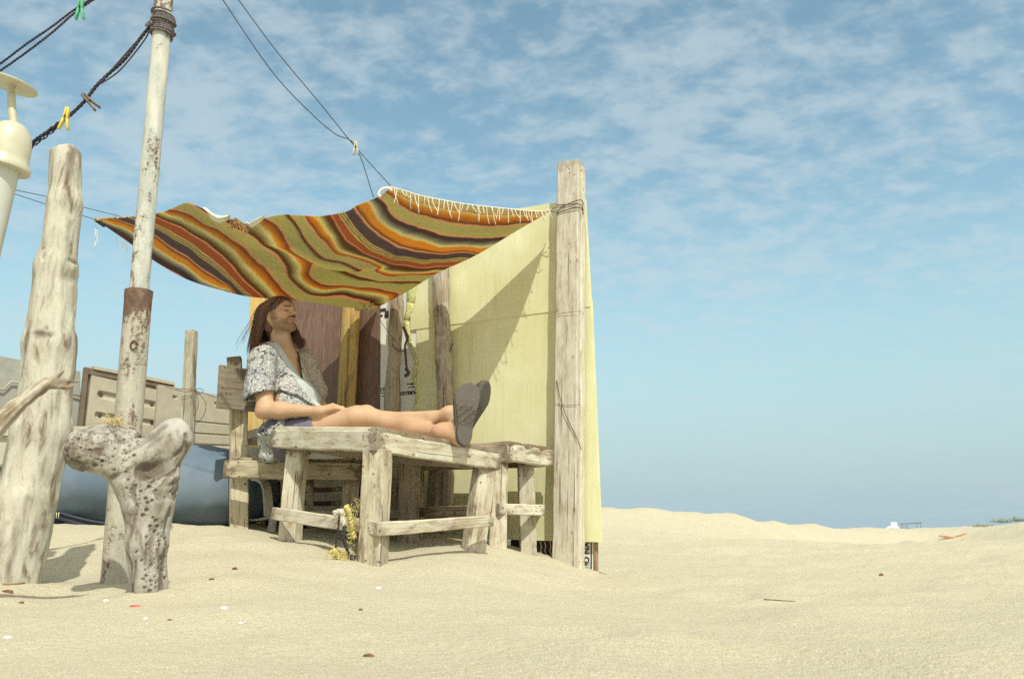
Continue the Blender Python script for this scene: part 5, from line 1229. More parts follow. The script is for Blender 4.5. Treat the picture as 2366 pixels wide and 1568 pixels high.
# far hand resting behind it
kf = [wrF + V(.055 + .002 * i, -.055 + .018 * i, .004) for i in range(4)]
for i in range(4):
    bx.u(rc(wrF, kf[i], .018, .011), .012); bx.u(rc(kf[i], kf[i] + V(.034, -.012, -.012), .0100, .009), .004).u(rc(kf[i] + V(.034, -.012, -.012), kf[i] + V(.05, -.016, -.034), .009, .0075), .004)
bx.u(rc(wrF + V(.01, -.02, .01), wrF + V(.045, -.055, .022), .014, .009), .006)
# head
bx.u(hel_((-.020, 0, .036), (.097, .076, .080)), .02).u(hel_((.018, 0, -.018), (.070, .063, .090)), .025)
bx.u(hrc((-.012, -.052, -.052), (.060, -.022, -.096), .020, .020), .02).u(hrc((-.012, .052, -.052), (.060, .022, -.096), .020, .020), .02).u(hel_((.068, 0, -.098), (.022, .026, .020)), .015)
bx.u(hel_((.060, -.040, -.016), (.026, .022, .020)), .02).u(hel_((.060, .040, -.016), (.026, .022, .020)), .02)
bx.u(hrc((.072, -.034, .018), (.084, 0, .015), .012, .014), .016).u(hrc((.072, .034, .018), (.084, 0, .015), .012, .014), .016)
bx.sub(hel_((.097, -.034, -.006), (.021, .019, .012)), .010).sub(hel_((.097, .034, -.006), (.021, .019, .012)), .010)
bx.u(hel_((.069, -.031, -.006), (.0135, .0145, .0120)), .004).u(hel_((.069, .031, -.006), (.0135, .0145, .0120)), .004)
for sy in (-1, 1):
    bx.u(hrc((.078, sy * .020, .0035), (.072, sy * .046, .002), .0050, .0045), .003).u(hrc((.079, sy * .020, -.0155), (.073, sy * .044, -.0145), .0042, .004), .004)
bx.u(hrc((.085, 0, .008), (.113, 0, -.030), .0085, .0115), .010).u(hel_((.104, 0, -.032), (.014, .014, .010)), .008).u(hel_((.097, -.013, -.034), (.010, .008, .008)), .005).u(hel_((.097, .013, -.034), (.010, .008, .008)), .005)
bx.u(hel_((.086, 0, -.058), (.012, .026, .016)), .014).u(hel_((.096, 0, -.0575), (.0075, .021, .0052)), .005).u(hel_((.094, 0, -.068), (.008, .018, .0058)), .005).sub(hrc((.103, -.018, -.063), (.103, .018, -.063), .0022), .003)
cR = math.cos(.25); sR = math.sin(.25); er = np.array([[cR, 0, sR], [0, 1, 0], [-sR, 0, cR]])
for sy in (-1, 1):
    bx.u(hel_((-.018, sy * .074, -.018), (.019, .010, .032), er), .006).sub(hel_((-.012, sy * .084, -.014), (.010, .008, .018), er), .005).u(hel_((-.010, sy * .072, -.044), (.009, .007, .010)), .005)
p_hi, p_lo = hp_(0, 0, -.085)[2] - .020, nbp[2] + .004          # the coarse trunk stops at p_hi, the fine head grid reaches down to p_lo
bb_ = Vox(lo, hi, .0042)
for q_ in bx.q: bb_.op(*q_)
bb_.F = np.maximum(bb_.F, np.where(bb_.ax[0][:, None, None] < HC[0] + .2, bb_.ax[2][None, None, :] - p_hi, -1) + 0 * bb_.ax[1][None, :, None]).astype(np.float32)
v1_, f1_ = bb_.mesh(); del bb_
hh_ = Vox([HC[0] - .17, HC[1] - .17, p_lo - .01], HC + .17, .0020)
for q_ in bx.q: hh_.op(*q_)
hh_.F = np.maximum(hh_.F, p_lo - hh_.ax[2][None, None, :]).astype(np.float32)
v2_, f2_ = hh_.mesh(); v = np.r_[v1_, v2_]; fc = np.r_[f1_, f2_ + len(v1_)]
L = (v - HC) @ HR / HS; x, y, z = L.T; nzv = vnoise(v, 420, 2) * .5; head = (np.abs(L) < .16).all(1)
def sm(a, e0, e1): t = np.clip((a - e0) / (e1 - e0), 0, 1); return t * t * (3 - 2 * t)
skin = np.tile(V(.53, .345, .215), (len(v), 1)) * (1 + .05 * fbm(v, 18, 2, 3))[:, None]
def blendc(mask, c): global skin; skin = skin * (1 - mask[:, None]) + np.array(c) * mask[:, None]
face_warm = sm(v[:, 2], HC[2] - .12, HC[2] - .05) * head; blendc(face_warm * .55, (.56, .32, .18))  # warmer face colour, with bounce light put into the skin tint
for c_, r_ in ((kneN + V(0, -.03, .03), .06), (elN + V(-.02, -.03, -.02), .05), (ankF, .06)):
    blendc(np.clip(1 - np.linalg.norm(v - c_, axis=1) / r_, 0, 1) * .45, (.60, .27, .17))
leg_shade = (v[:, 0] > kneN[0] - .25) * sm(v[:, 2], kneN[2] + .0, kneN[2] - .05); blendc(leg_shade * .25, (.50, .26, .15))  # shade on the underside of the legs, painted into the skin colour
jaw = head * sm(z, -.040, -.062) * sm(z, -.150, -.105) * sm(x, -.03, .0); under = jaw * (1 - np.exp(-((z + .062) / .012) ** 2) * (np.abs(y) < .024) * (x > .07))
cheek = sm(np.abs(y) + .5 * (x - .05), -.0, .0001)
blendc(np.clip(under * (.58 + .5 * nzv) * sm(-z + .35 * (x - .0), .062, .085), 0, .92), (.085, .045, .028))
blendc(head * np.clip(np.exp(-((z + .046) / .0065) ** 2) * (np.abs(y) < .030) * (x > .078) * (.95 + .4 * nzv), 0, .95), (.075, .04, .025))
blendc(head * np.exp(-((z - .0200 + .0025 * (np.abs(y) - .03) / .03) / .0052) ** 2) * (np.abs(y) > .010) * (np.abs(y) < .046) * (x > .055) * .98, (.05, .025, .018))
blendc(head * np.exp(-((z + .0060) / .0030) ** 2) * (np.abs(np.abs(y) - .032) < .013) * (x > .062) * 1.0, (.02, .012, .012))
blendc(head * np.exp(-((z + .0005) / .0022) ** 2) * (np.abs(np.abs(y) - .032) < .014) * (x > .062) * .45, (.16, .08, .05))
blendc(head * (np.exp(-((z + .057) / .0048) ** 2) + np.exp(-((z + .068) / .005) ** 2)).clip(0, 1) * (np.abs(y) < .021) * (x > .088) * .7, (.42, .17, .13))
blendc(head * np.exp(-((z + .0625) / .0016) ** 2) * (np.abs(y) < .022) * (x > .085) * .8, (.13, .05, .04))
blendc(head * ((np.abs(np.abs(y) - .012) < .0045) & (z < -.036) & (z > -.044) & (x > .090)) * .8, (.10, .04, .03))
sb_m = head * sm(x, -.012, -.002) * sm(x, .040, .022) * (np.abs(y) > .040) * sm(z, -.095, -.06) * sm(z, .07, .03)
blendc(np.clip(sb_m * (.45 + .4 * nzv), 0, .9), (.085, .045, .03))
scalp = head * sm(z - .9 * (x - .03) * 1.0, .075, .095); 
m, g, b = material('skin'); ca = g.attr('c_skin', 'Color'); o = g.obj()
bl = g.noise(o, 30, 4, .6); po = g.noise(o, 420, 2, .6)
cc = g.mix(g.math('MULTIPLY', g.sstep(bl, .45, .75), .22), ca, (.52, .24, .15)); cc = g.mix(g.math('MULTIPLY', g.sstep(po, .6, .75), .12), cc, (.30, .15, .09))
finish(g, b, cc, .52, g.bump(po, .2, .0012), .35); b.inputs['Subsurface Weight'].default_value = .12; b.inputs['Subsurface Radius'].default_value = (.012, .005, .003); b.inputs['Subsurface Scale'].default_value = 1.0
M['skin'] = m
pbase = V(pel[0], pel[1], pel[2] - .12)
man = mk('person', v, fc, M['skin'], base=pbase, attrs={'c_skin': skin}, label='long haired bearded man in a patterned open shirt reclining with his feet on the table', cat='person')

# ---- shirt
sx = Vox(np.array([P(540, 900, 4.2)[0] - .03, 3.85, P(600, 1075, 4.2)[2]]), np.array([P(765, 930, 4.2)[0] + .05, 4.68, P(640, 775, 4.2)[2]]), .0048)
sx.u(el(chest + cn * .002, (.120, .178, .190), TRm), .03).u(el(abd + cn * .010, (.122, .168, .150), TRm), .05).u(el(P(690, 965, 4.15), (.105, .165, .085), TRm), .04)
sx.u(rc(shN + V(-.002, 0, -.002), nbp - tup * .012, .070, .062), .04).u(rc(shF, nbp - tup * .012, .064, .060), .04)
slv = P(603, 915, 4.03); sx.u(rc(shN + V(0, 0, -.006), slv + (slv - shN) * .05, .074, .092), .02)
slF = P(722, 905, 4.46); sx.u(rc(shF, slF, .068, .084), .03)
sx.u(rc(P(700, 938, 4.14), P(738, 941, 4.10), .054, .020), .03)            # front hem over the lap
sx.u(rc(P(636, 1000, 4.035), P(628, 1046, 4.05), .098, .062), .03).u(rc(P(640, 985, 4.25), P(640, 1035, 4.25), .07, .06), .03)           # tail hanging behind
sx.u(rc(nbp - tup * .015 - sax * .01, nbp + tup * .028 - cn * .012, .064, .058), .015)   # stand of the collar
# folds
i_ = np.argwhere(np.abs(sx.F) < .03); q = np.stack([sx.ax[k_][i_[:, k_]] for k_ in range(3)], 1)
dg1 = unit(V(.75, .1, -.65)); qf = q - np.outer(q @ dg1, dg1) * .75
fo = .0085 * fbm(qf, 13, 2, 4) + .004 * fbm(q, 30, 2, 6)
cr_ = np.abs((q - P(632, 894, 4.0)) @ unit(V(.45, 0, .9)) + .010 * vnoise(q, 12, 3)); fo += .017 * np.exp(-(cr_ / .006) ** 2) * (q[:, 0] > P(634, 940, 4.0)[0]) * (q[:, 1] < 4.18)
ve = np.abs((q - P(640, 880, 4.05)) @ unit(V(1, .2, .05))); fo += .010 * np.exp(-(ve / .010) ** 2) * (q[:, 1] < 4.2)
sx.F[tuple(i_.T)] += fo.astype(np.float32)
# sleeve openings and cuffs
def cut_plane(vox, p, n, region, hollow=None):
    X, Y, Z = vox.ax[0][:, None, None], vox.ax[1][None, :, None], vox.ax[2][None, None, :]
    d = (X - p[0]) * n[0] + (Y - p[1]) * n[1] + (Z - p[2]) * n[2]; rg_ = region(X, Y, Z)
    vox.F = np.where((d > 0) & rg_, np.maximum(vox.F, d), vox.F).astype(np.float32)
hem_n = unit(np.cross(unit(P(632, 904, 4.03) - P(576, 922, 4.03)), V(.05, 1, 0))); hem_n = hem_n if hem_n[2] < 0 else -hem_n
hemp = P(604, 914, 4.03); tor = lambda X, Y, Z: (X < P(642, 910, 4.0)[0] + .3 * (Z - hemp[2])) & (Y < 4.16) & (Z < hemp[2] + .09) & (Z > hemp[2] - .105)
cut_plane(sx, hemp, hem_n, tor)
sx.sub(rc(slv - hem_n * .045, elN + V(0, 0, -.05), .064, .080), .004)
# chest opening : a V from the collar to the lower breastbone
la, ra, ap = P(646, 796, 4.2), P(690, 806, 4.2), P(700, 880, 4.1); vd = unit(ap - np.array([0, 0, CAMZ]))
O_ = np.array([0, 0, CAMZ]); npl = []
for p_, q_2 in ((la, ap), (ap, ra)):
    n = unit(np.cross(p_ - O_, q_2 - O_)); c_in = P(678, 815, 4.2) - O_; npl.append(n if np.dot(n, c_in) > 0 else -n)
X, Y, Z = sx.ax[0][:, None, None], sx.ax[1][None, :, None], sx.ax[2][None, None, :]
dist = lambda n: (X - O_[0]) * n[0] + (Y - O_[1]) * n[1] + (Z - O_[2]) * n[2]
wedge = np.minimum(dist(npl[0]), dist(npl[1])) + 0 * Z
front = (X - nbp[0]) * cn[0] + (Y - nbp[1]) * cn[1] + (Z - nbp[2]) * cn[2] + .035
wedge = np.minimum(wedge, front); sx.F = np.maximum(sx.F, np.clip(wedge, -1, .05)).astype(np.float32)
sx.sub(rc(nbp - tup * .02, hp_(-.02, 0, -.05), .058, .070), .006)
# collar flaps standing on both sides of the opening
v, fc = sx.mesh()
m, g, b = material('patterned_shirt_cotton'); o = g.attr('gc')
wv = g.noise(o, 9, 3, .6, out='Color'); ow = g.mix(.055, o, wv, 'ADD')
n1_ = g.noise(ow, 40, 2.5, .55, 1.2); ct1 = g.math('ABSOLUTE', g.math('SUBTRACT', g.math('FRACT', g.math('MULTIPLY', n1_, 8.0)), .5))
ln = g.sstep(ct1, .25, .13)
zone = g.noise(ow, 11, 2, .5); zc_ = g.math('ABSOLUTE', g.math('SUBTRACT', g.math('FRACT', g.math('MULTIPLY', zone, 5.0)), .5)); zl = g.sstep(zc_, .07, .03)
dots = g.sstep(g.vor(o, 110), .36, .26); dz = g.sstep(g.noise(o, 34, 1), .46, .54)
msk = g.math('MAXIMUM', g.math('MULTIPLY', ln, .80), g.math('MAXIMUM', g.math('MULTIPLY', zl, .95), g.math('MULTIPLY', g.math('MULTIPLY', dots, dz), .95)))
brn = g.attr('inner', 'Fac')
tint = g.mix(g.sstep(g.noise(o, 14, 3), .45, .62), (.56, .56, .525), (.44, .46, .445))
drk = g.mix(g.sstep(g.noise(o, 30, 2), .5, .6), (.035, .033, .045), (.085, .045, .055))
cc = g.mix(msk, tint, drk)
pk_ = g.attr('placket', 'Fac'); pst = g.attr('pdist', 'Fac'); stripe = g.sstep(g.math('ABSOLUTE', g.math('SUBTRACT', g.math('FRACT', g.math('MULTIPLY', pst, 120.0)), .5)), .30, .18)
cc = g.mix(pk_, cc, g.mix(g.math('MULTIPLY', stripe, .55), (.55, .58, .56), (.20, .20, .22)))
cc = g.mix(g.math('MULTIPLY', brn, .5), cc, (.40, .32, .24))
finish(g, b, cc, .9, g.bump(g.noise(o, 420, 2), .25, .001), .1); M['shirt'] = m
nL = npl[0]; dp = np.abs((v - O_) @ nL); ext = P(744, 936, 4.1) - O_
n3 = unit(np.cross(ap - O_, ext)); dp3 = np.abs((v - O_) @ n3)
upper = (v[:, 2] > ap[2]); dd = np.where(upper, dp, dp3)
along = (v[:, 0] > P(640, 800, 4.2)[0]) & (v[:, 1] < 4.30)
plk = (sm(dd, .030, .022) * along); inner = ((v - chest) @ sax > .03).astype(float) * ((v - chest) @ cn > .03)
shirt = mk('shirt', v, fc, M['shirt'], parent=man, attrs={'gc': v, 'placket': plk, 'pdist': dd, 'inner': inner}, label='white shirt with a dark paisley print, open at the chest')
ORG[shirt.name] = ORG[man.name]
k = MB()
for (a_, b_, c_) in (((652, 800), (680, 845), (703, 882)), ((689, 812), (704, 845), (703, 882))):
    pass
# ---- shorts
sh = Vox(np.array([P(600, 1000, 4.2)[0], 3.82, P(600, 1090, 4.2)[2]]), np.array([P(775, 960, 4.0)[0] + .03, 4.50, P(700, 930, 4.1)[2] + .03]), .005)
kn_ = hipN + (kneN - hipN) * .44; knf = hipF + (kneF - hipF) * .44
sh.u(rc(hipN, kn_ + (kneN - hipN) * .12, .100, .086), .02).u(rc(hipF, knf + (kneF - hipF) * .12, .100, .084), .03).u(el(pel - V(0, 0, .015), (.135, .175, .115)), .04).u(el(P(665, 1035, 4.16), (.10, .16, .07)), .04)
i_ = np.argwhere(np.abs(sh.F) < .03); q = np.stack([sh.ax[k_][i_[:, k_]] for k_ in range(3)], 1); sh.F[tuple(i_.T)] += (.006 * fbm(q * V(.6, 1, 1), 16, 3, 2)).astype(np.float32)
hd = unit(kneN - hipN); hd2 = unit(hd + V(-.0, 0, .35))
cut_plane(sh, kn_, hd2, lambda X, Y, Z: X > -9)
sh.sub(rc(kn_ - hd * .03, kn_ + hd * .1, .070, .086), .003)
v, fc = sh.mesh(); mk('shorts', v, fc, flat('purple_grey_shorts', (.165, .150, .195), .85, .1, .12, 30, .2), parent=man)
# ---- shoes
def shoe(H_, y_, n_, x_, nm, side):
    R = np.stack([x_, y_, -n_], 1); c = H_ + y_ * .14 - n_ * .05; e = np.abs(R) @ V(.08, .165, .08)
    vx = Vox(c - e, c + e, .0027)
    X, Y, Z = vx.ax[0][:, None, None] - H_[0], vx.ax[1][None, :, None] - H_[1], vx.ax[2][None, None, :] - H_[2]
    lx_, ly, lz = [X * R[0, k_] + Y * R[1, k_] + Z * R[2, k_] for k_ in range(3)]
    yy = [-.06, -.012, 0, .012, .035, .09, .14, .19, .225, .255, .275, .288, .36]; ww = [-.05, .0, .022, .030, .036, .038, .047, .057, .059, .050, .034, .004, -.07]
    w = np.interp(ly, yy, ww); cx = np.interp(ly, [0, .1, .2, .28], [0, .003 * side, .004 * side, -.010 * side])
    tz = np.interp(ly, [0, .08, .2, .29], [.030, .026, .024, .020]); rise = np.interp(ly, [0, .2, .29], [0, 0, .012])
    dx = np.abs(lx_ - cx) - w; dz = np.maximum(rise - lz, lz - rise - tz); kk = .006
    sole = (np.maximum(dx, dz) + .25 * np.maximum(kk - np.abs(dx - dz), 0) ** 2 / kk) * .8
    hgt = np.interp(ly, [.06, .09, .14, .19, .24, .28, .30], [-.02, .070, .082, .072, .055, .034, .0]); r_ = np.maximum(w, .001)
    up = np.sqrt(((lx_ - cx) / (r_ + .004)) ** 2 + (np.maximum(lz - .012, 0) / np.maximum(hgt, .002)) ** 2) - 1; up = up * np.minimum(r_, np.maximum(hgt, .002)) * .8
    up = np.maximum(up, .012 - lz); up = np.maximum(up, .062 - ly + .3 * lz); up = np.maximum(up, ly - .286)
    strap = np.abs(np.sqrt(((lx_ - cx) / .047) ** 2 + (np.maximum(lz - .02, 0) / .075) ** 2) - 1) * .04 - .006; strap = np.maximum(strap, np.abs(ly - .05 + .45 * (lz - .03)) - .012); vx.F = np.minimum(sole, up).astype(np.float32)
    v, f = vx.mesh(); loc = (v - H_) @ R
    return mk('shoe', v, f, M['shoe'], parent=man, attrs={'gc': loc}, label=nm)
m, g, b = material('dark_rubber_clog'); o = g.attr('gc'); s_ = g.node('ShaderNodeSeparateXYZ', Vector=o)
w1 = g.node('ShaderNodeTexWave', {'wave_type': 'BANDS', 'bands_direction': 'DIAGONAL'}, Vector=o, Scale=17.0, Distortion=5.0, Detail=1.0, Detail_Scale=5.0).outputs['Fac']
zn = g.math('MULTIPLY', g.math('MULTIPLY', g.sstep(s_.outputs[1], .075, .09), g.sstep(s_.outputs[1], .185, .165)), g.sstep(s_.outputs[2], .006, .001))
fn0 = g.noise(o, 220, 3, .6); cc = g.mix(g.sstep(fn0, .35, .7), (.095, .083, .068), (.14, .122, .10)); cc = g.mix(g.math('MULTIPLY', zn, g.math('MULTIPLY', g.sstep(w1, .45, .2), .55)), cc, (.05, .04, .035))
up_m = g.sstep(s_.outputs[2], .012, .03); cc = g.mix(g.math('MULTIPLY', up_m, .6), cc, (.06, .045, .04))
finish(g, b, cc, .75, g.bump(g.math('ADD', g.math('MULTIPLY', g.math('MULTIPLY', w1, zn), 2.0), g.math('MULTIPLY', fn0, .3)), .7, .003), .25); M['shoe'] = m
shoe(H1, y1, n1, x1, 'dark rubber clog nearer the lens, its patterned sole facing out', 1)
shoe(H2, y2, n2, x2, 'dark rubber clog behind the other, seen edge on', -1)

# ---- hair
hx = Vox(HC - .2, HC + .2, .0045)
hx.u(hel_((-.024, 0, .038), (.100, .081, .083)), .01).u(rc(hp_(-.062, 0, .02), hp_(-.062, 0, -.055), .064, .058), .02).u(rc(hp_(-.050, -.045, .0), hp_(-.045, -.048, -.07), .034, .030), .02).u(rc(hp_(-.045, .045, .0), hp_(-.035, .050, -.07), .036, .032), .02)
hx.sub(hel_((.086, 0, -.020), (.064, .070, .084)), .008).sub(hel_((.036, -.090, -.050), (.050, .034, .050)), .01).sub(rc(hp_(.012, 0, -.09), hp_(.0, 0, -.2), .055), .01)
i_ = np.argwhere(np.abs(hx.F) < .03); q = np.stack([hx.ax[k_][i_[:, k_]] for k_ in range(3)], 1); hx.F[tuple(i_.T)] += (.0035 * fbm(q * V(1, 1, .25), 45, 2, 2)).astype(np.float32)
v, fc = hx.mesh()
m, g, b = material('brown_hair'); o = g.attr('gc'); rv = g.attr('rnd', 'Fac')
st_ = g.noise(g.vscale(o, (1, 1, .2)), 110, 4, .6); cc = g.mix(g.sstep(st_, .35, .7), (.075, .034, .022), (.20, .10, .060)); cc = g.mix(rv, cc, (.30, .165, .095))
finish(g, b, cc, .5, g.bump(st_, .6, .003), .4); M['hair'] = m
hair = mk('hair', v, fc, M['hair'], parent=man, attrs={'gc': v, 'rnd': np.zeros(len(v))}); ORG[hair.name] = ORG[man.name]
rng = np.random.default_rng(3); SV, SF, SG, SR = [], [], [], []; n0 = 0
ctr = V(-.022, 0, .038); rad3 = V(.106, .087, .087)
clump = rng.normal(0, 1, (40, 3))
for i in range(4300):
    th = rng.uniform(0, 2 * math.pi); phi_ = math.acos(rng.uniform(-.25, 1)); d = V(math.sin(phi_) * math.cos(th), math.sin(phi_) * math.sin(th), math.cos(phi_))
    if d[0] > .55 and d[2] < .70: continue
    if d[0] > .30 and d[2] < .25: continue
    if d[0] > .72: continue
    p = ctr + d * rad3 * rng.uniform(.96, 1.0); cl = int((th * 6.3) % 40); cv_ = clump[cl]; side = 1 if d[1] > 0 else -1
    pts = [p]; dirn = V(-.8, side * .30 * (abs(d[1]) > .1), .1); Ltot = rng.uniform(.19, .30) * (1 - .25 * rng.random() ** 3); nst = 16; stp = Ltot / nst
    gl = HR.T @ V(0, 0, -1); wvy = rng.uniform(0, 6)
    for j in range(nst):
        w = min(1, j / 4.0); dn_ = unit(dirn * (1 - w) + (gl * 1.15 + V(-.02 - .10 * (j / nst), side * .02, 0)) * w + (.045 if i % 12 else .16) * cv_ * w + (0 if i % 12 else .05) * V(-1, math.sin(i), 0) * w + .16 * V(math.sin(j * .75 + cl * 1.7 + .5 * math.sin(wvy)), math.cos(j * .65 + cl * 2.3), 0))
        if d[0] > .1 and j < 5: dn_ = unit(dn_ + V(-.6, 0, 0))
        p = p + dn_ * stp; e_ = (p - ctr) / (rad3 * (1.0 + .05 * rng.random())); ln_ = np.linalg.norm(e_)
        if ln_ < 1: p = ctr + (p - ctr) / ln_
        # keep hair behind the ear / face and outside the neck
        if p[2] < .0 and p[0] > -.030: p = V(p[0] * .4 - .030 * .6, p[1], p[2])
        nk = V(-.022, 0, p[2]); rr_ = math.hypot(p[0] - nk[0], p[1]); 
        if p[2] < -.03 and rr_ < .062: p = nk + (V(p[0], p[1], p[2]) - nk) * (.062 / max(rr_, .01))
        pts.append(p)
    W_ = np.array([HC + HR @ (q_ * HS) for q_ in pts])
    rr0 = rng.uniform(.0007, .0017); vv, ff, gc = tube_geo(W_, np.linspace(rr0, .0005, len(W_)), 4, caps=False)
    SV.append(vv); SF.append(np.array(ff) + n0); SG.append(gc + i * .37); SR.append(np.full(len(vv), rng.random() ** 1.6 * .75)); n0 += len(vv)
for i in range(520):
    a = rng.normal(0, 1, 3); r0 = V(-.030 + .012 * a[0], .070, .01 + .02 * a[1]); flip = rng.random() < .2
    pts = [r0, r0 + V(.004, .014, -.045), V(.012 + .014 * a[0], .082 + .008 * a[2], -.10), V(.036 + .015 * a[0], .080 + .012 * a[2], -.150), V(.052 + .016 * a[0] + (.02 if flip else 0), .082 + .015 * a[2], -.190 + .014 * a[1] + (.012 if flip else 0))]
    W_ = catmull([HC + HR @ (q_ * HS) for q_ in pts], 4); vv, ff, gc = tube_geo(W_, np.linspace(.0014, .0004, len(W_)), 4, caps=False)
    SV.append(vv); SF.append(np.array(ff) + n0); SG.append(gc + i * .71); SR.append(np.full(len(vv), rng.random() ** 3 * .6)); n0 += len(vv)
mk('hair_strands', np.concatenate(SV), np.concatenate(SF), M['hair'], parent=hair, attrs={'gc': np.concatenate(SG), 'rnd': np.concatenate(SR)})
# wisp across the cheek
vv, ff, gc = tube_geo(catmull([hp_(.0, -.078, -.035), hp_(.045, -.070, -.050), hp_(.080, -.045, -.062), hp_(.100, -.01, -.070)], 8), .0010, 4); mk('hair_wisp', vv, ff, M['hair'], parent=hair, attrs={'gc': gc, 'rnd': np.zeros(len(vv))})
# ================================================================== small things
# frayed rope tangle on the stretcher
tg = thing('rope_tangle', P(795, 1305, 3.30), 'tangle of frayed yellow and white rope with black cords hanging on the table stretcher', 'rope')
rg = random.Random(9)
def frays(c, spread, n, Lr, r, mat, nm, bias=(0, 0, 0)):
    k = MB()
    for i in range(n):
        p = c + V(rg.gauss(0, spread[0]), rg.gauss(0, .012), rg.gauss(0, spread[1])); d = unit(V(rg.gauss(0, 1), rg.gauss(0, .5), rg.gauss(0, 1)) + np.array(bias) * 1.5); L = rg.uniform(.4, 1) * Lr
        q = [p, p + d * L * .5 + V(rg.gauss(0, .006), 0, rg.gauss(0, .006)), p + unit(d + V(0, 0, -.35)) * L]; vv, ff, gc = tube_geo(catmull(q, 4), [r] * 8 + [r * .5], 4); k.add(vv, ff, gc)
    return k
def lump(path, r, mat, nm, seed, amp=.006):
    path = catmull(path, 10); path = path + .004 * np.stack([vnoise(path, 40, seed + j) for j in range(3)], 1); K_ = MB()
    for v, f, gc in twist_geo(path, r * .50, r * .58, 3, .045, 6):
        v = v + amp * .3 * np.stack([fbm(v, 90, 2, seed + j) for j in range(3)], 1); K_.add(v, f, gc)
    return K_
Yr = 3.36
k = lump([P(772, 1187, Yr), P(783, 1180, Yr), P(792, 1184, Yr), P(791, 1200, Yr), P(797, 1215, Yr)], .0135, None, '', 3, .005); k.build('white_rope', M['rope_white'], parent=tg)
k = lump([P(800, 1166, Yr), P(806, 1185, Yr), P(811, 1200, Yr), P(814, 1225, Yr), P(818, 1245, Yr)], .012, None, '', 5, .012)
fr_ = frays(P(812, 1215, Yr - .01), (.009, .045), 90, .020, .0010, None, ''); 
for a_, b_ in ((fr_.v, fr_),): k.v += [x + 0 for x in fr_.v]; k.gc += fr_.gc; k.f += [[i + k.n for i in q] for q in fr_.f]; k.fm += fr_.fm; k.n += fr_.n
k.build('yellow_rope', M['rope_yellow'], parent=tg)
k = frays(P(832, 1178, Yr + .02), (.012, .012), 34, .06, .0010, None, '', (.5, 0, 1)); k.build('rope_fibres', M['rope_yellow'], parent=tg)
k = MB()
for pts, r in (([(784, 1190), (781, 1225), (776, 1260), (777, 1290), (784, 1300)], .0045), ([(797, 1215), (793, 1240), (802, 1268), (808, 1290), (812, 1310)], .0075), ([(822, 1240), (822, 1270), (818, 1300)], .003), ([(783, 1297), (795, 1292), (806, 1300), (812, 1290), (816, 1305)], .006)):
    for q in twist_geo(catmull([P(u, v, Yr - .03) for u, v in pts], 8), r * .5, r * .6, 2, .03, 5): k.add(*q)
k.build('black_cord', M['rope_dark'], parent=tg)
k = lump([P(768, 1268, Yr - .05), P(785, 1288, Yr - .06), P(800, 1298, Yr - .06), P(813, 1312, Yr - .06)], .013, None, '', 8, .012)
fr_ = frays(P(785, 1284, Yr - .07), (.028, .012), 90, .026, .0010, None, '', (-.3, 0, .5)); k.v += fr_.v; k.gc += fr_.gc; k.f += [[i + k.n for i in q] for q in fr_.f]; k.fm += fr_.fm; k.n += fr_.n
k.build('yellow_rope', M['rope_yellow'], parent=tg)
# cords and a dry twig hanging on the inner poles
k = MB()
for pts in ([(1010, 908), (1020, 916), (1032, 914), (1044, 922), (1048, 940)], [(1020, 916), (1008, 935), (1000, 962)], [(1032, 916), (1040, 930), (1046, 950)]):
    vv, ff, gc = tube_geo(catmull([wall_pt(u, v, .125) for u, v in pts], 6), .003, 5); k.add(vv, ff, gc)
k.build('twine', flat('straw_twine', (.45, .33, .17), .9), label='straw coloured twine knotted round the brown pole above his shins', cat='twine')
k = MB()
for pts, r in (([(934, 760), (942, 778), (936, 800), (938, 830), (940, 856)], .007), ([(938, 850), (944, 862), (936, 868)], .011), ([(906, 796), (918, 808), (934, 812)], .003), ([(932, 755), (940, 775)], .008)):
    vv, ff, gc = tube_geo(catmull([wall_pt(u, v, .12) for u, v in pts], 6), r, 6); vv = vv + .002 * np.stack([vnoise(vv, 80, j) for j in (1, 2, 3)], 1); k.add(vv, ff, gc)
k.build('knotted_cord', flat('dark_cord', (.09, .06, .045), .9), label='dark knotted cord hanging on the white printed board', cat='cord')
plank('short_stub', wall_pt(1039, 812, .10), wall_pt(1047, 792, .13), .010, .010, WN, M['wood_pole'], label='short broken stub sticking out of the brown pole', cat='stub')
# dry seaweed tuft on the forked driftwood
k = frays(P(262, 978, 2.33), (.022, .006), 60, .028, .0011, None, '', (0, 0, .4)); k.build('seaweed_tuft', flat('dry_straw', (.60, .48, .24), .9), label='little tuft of dry straw lying on the forked driftwood', cat='straw')

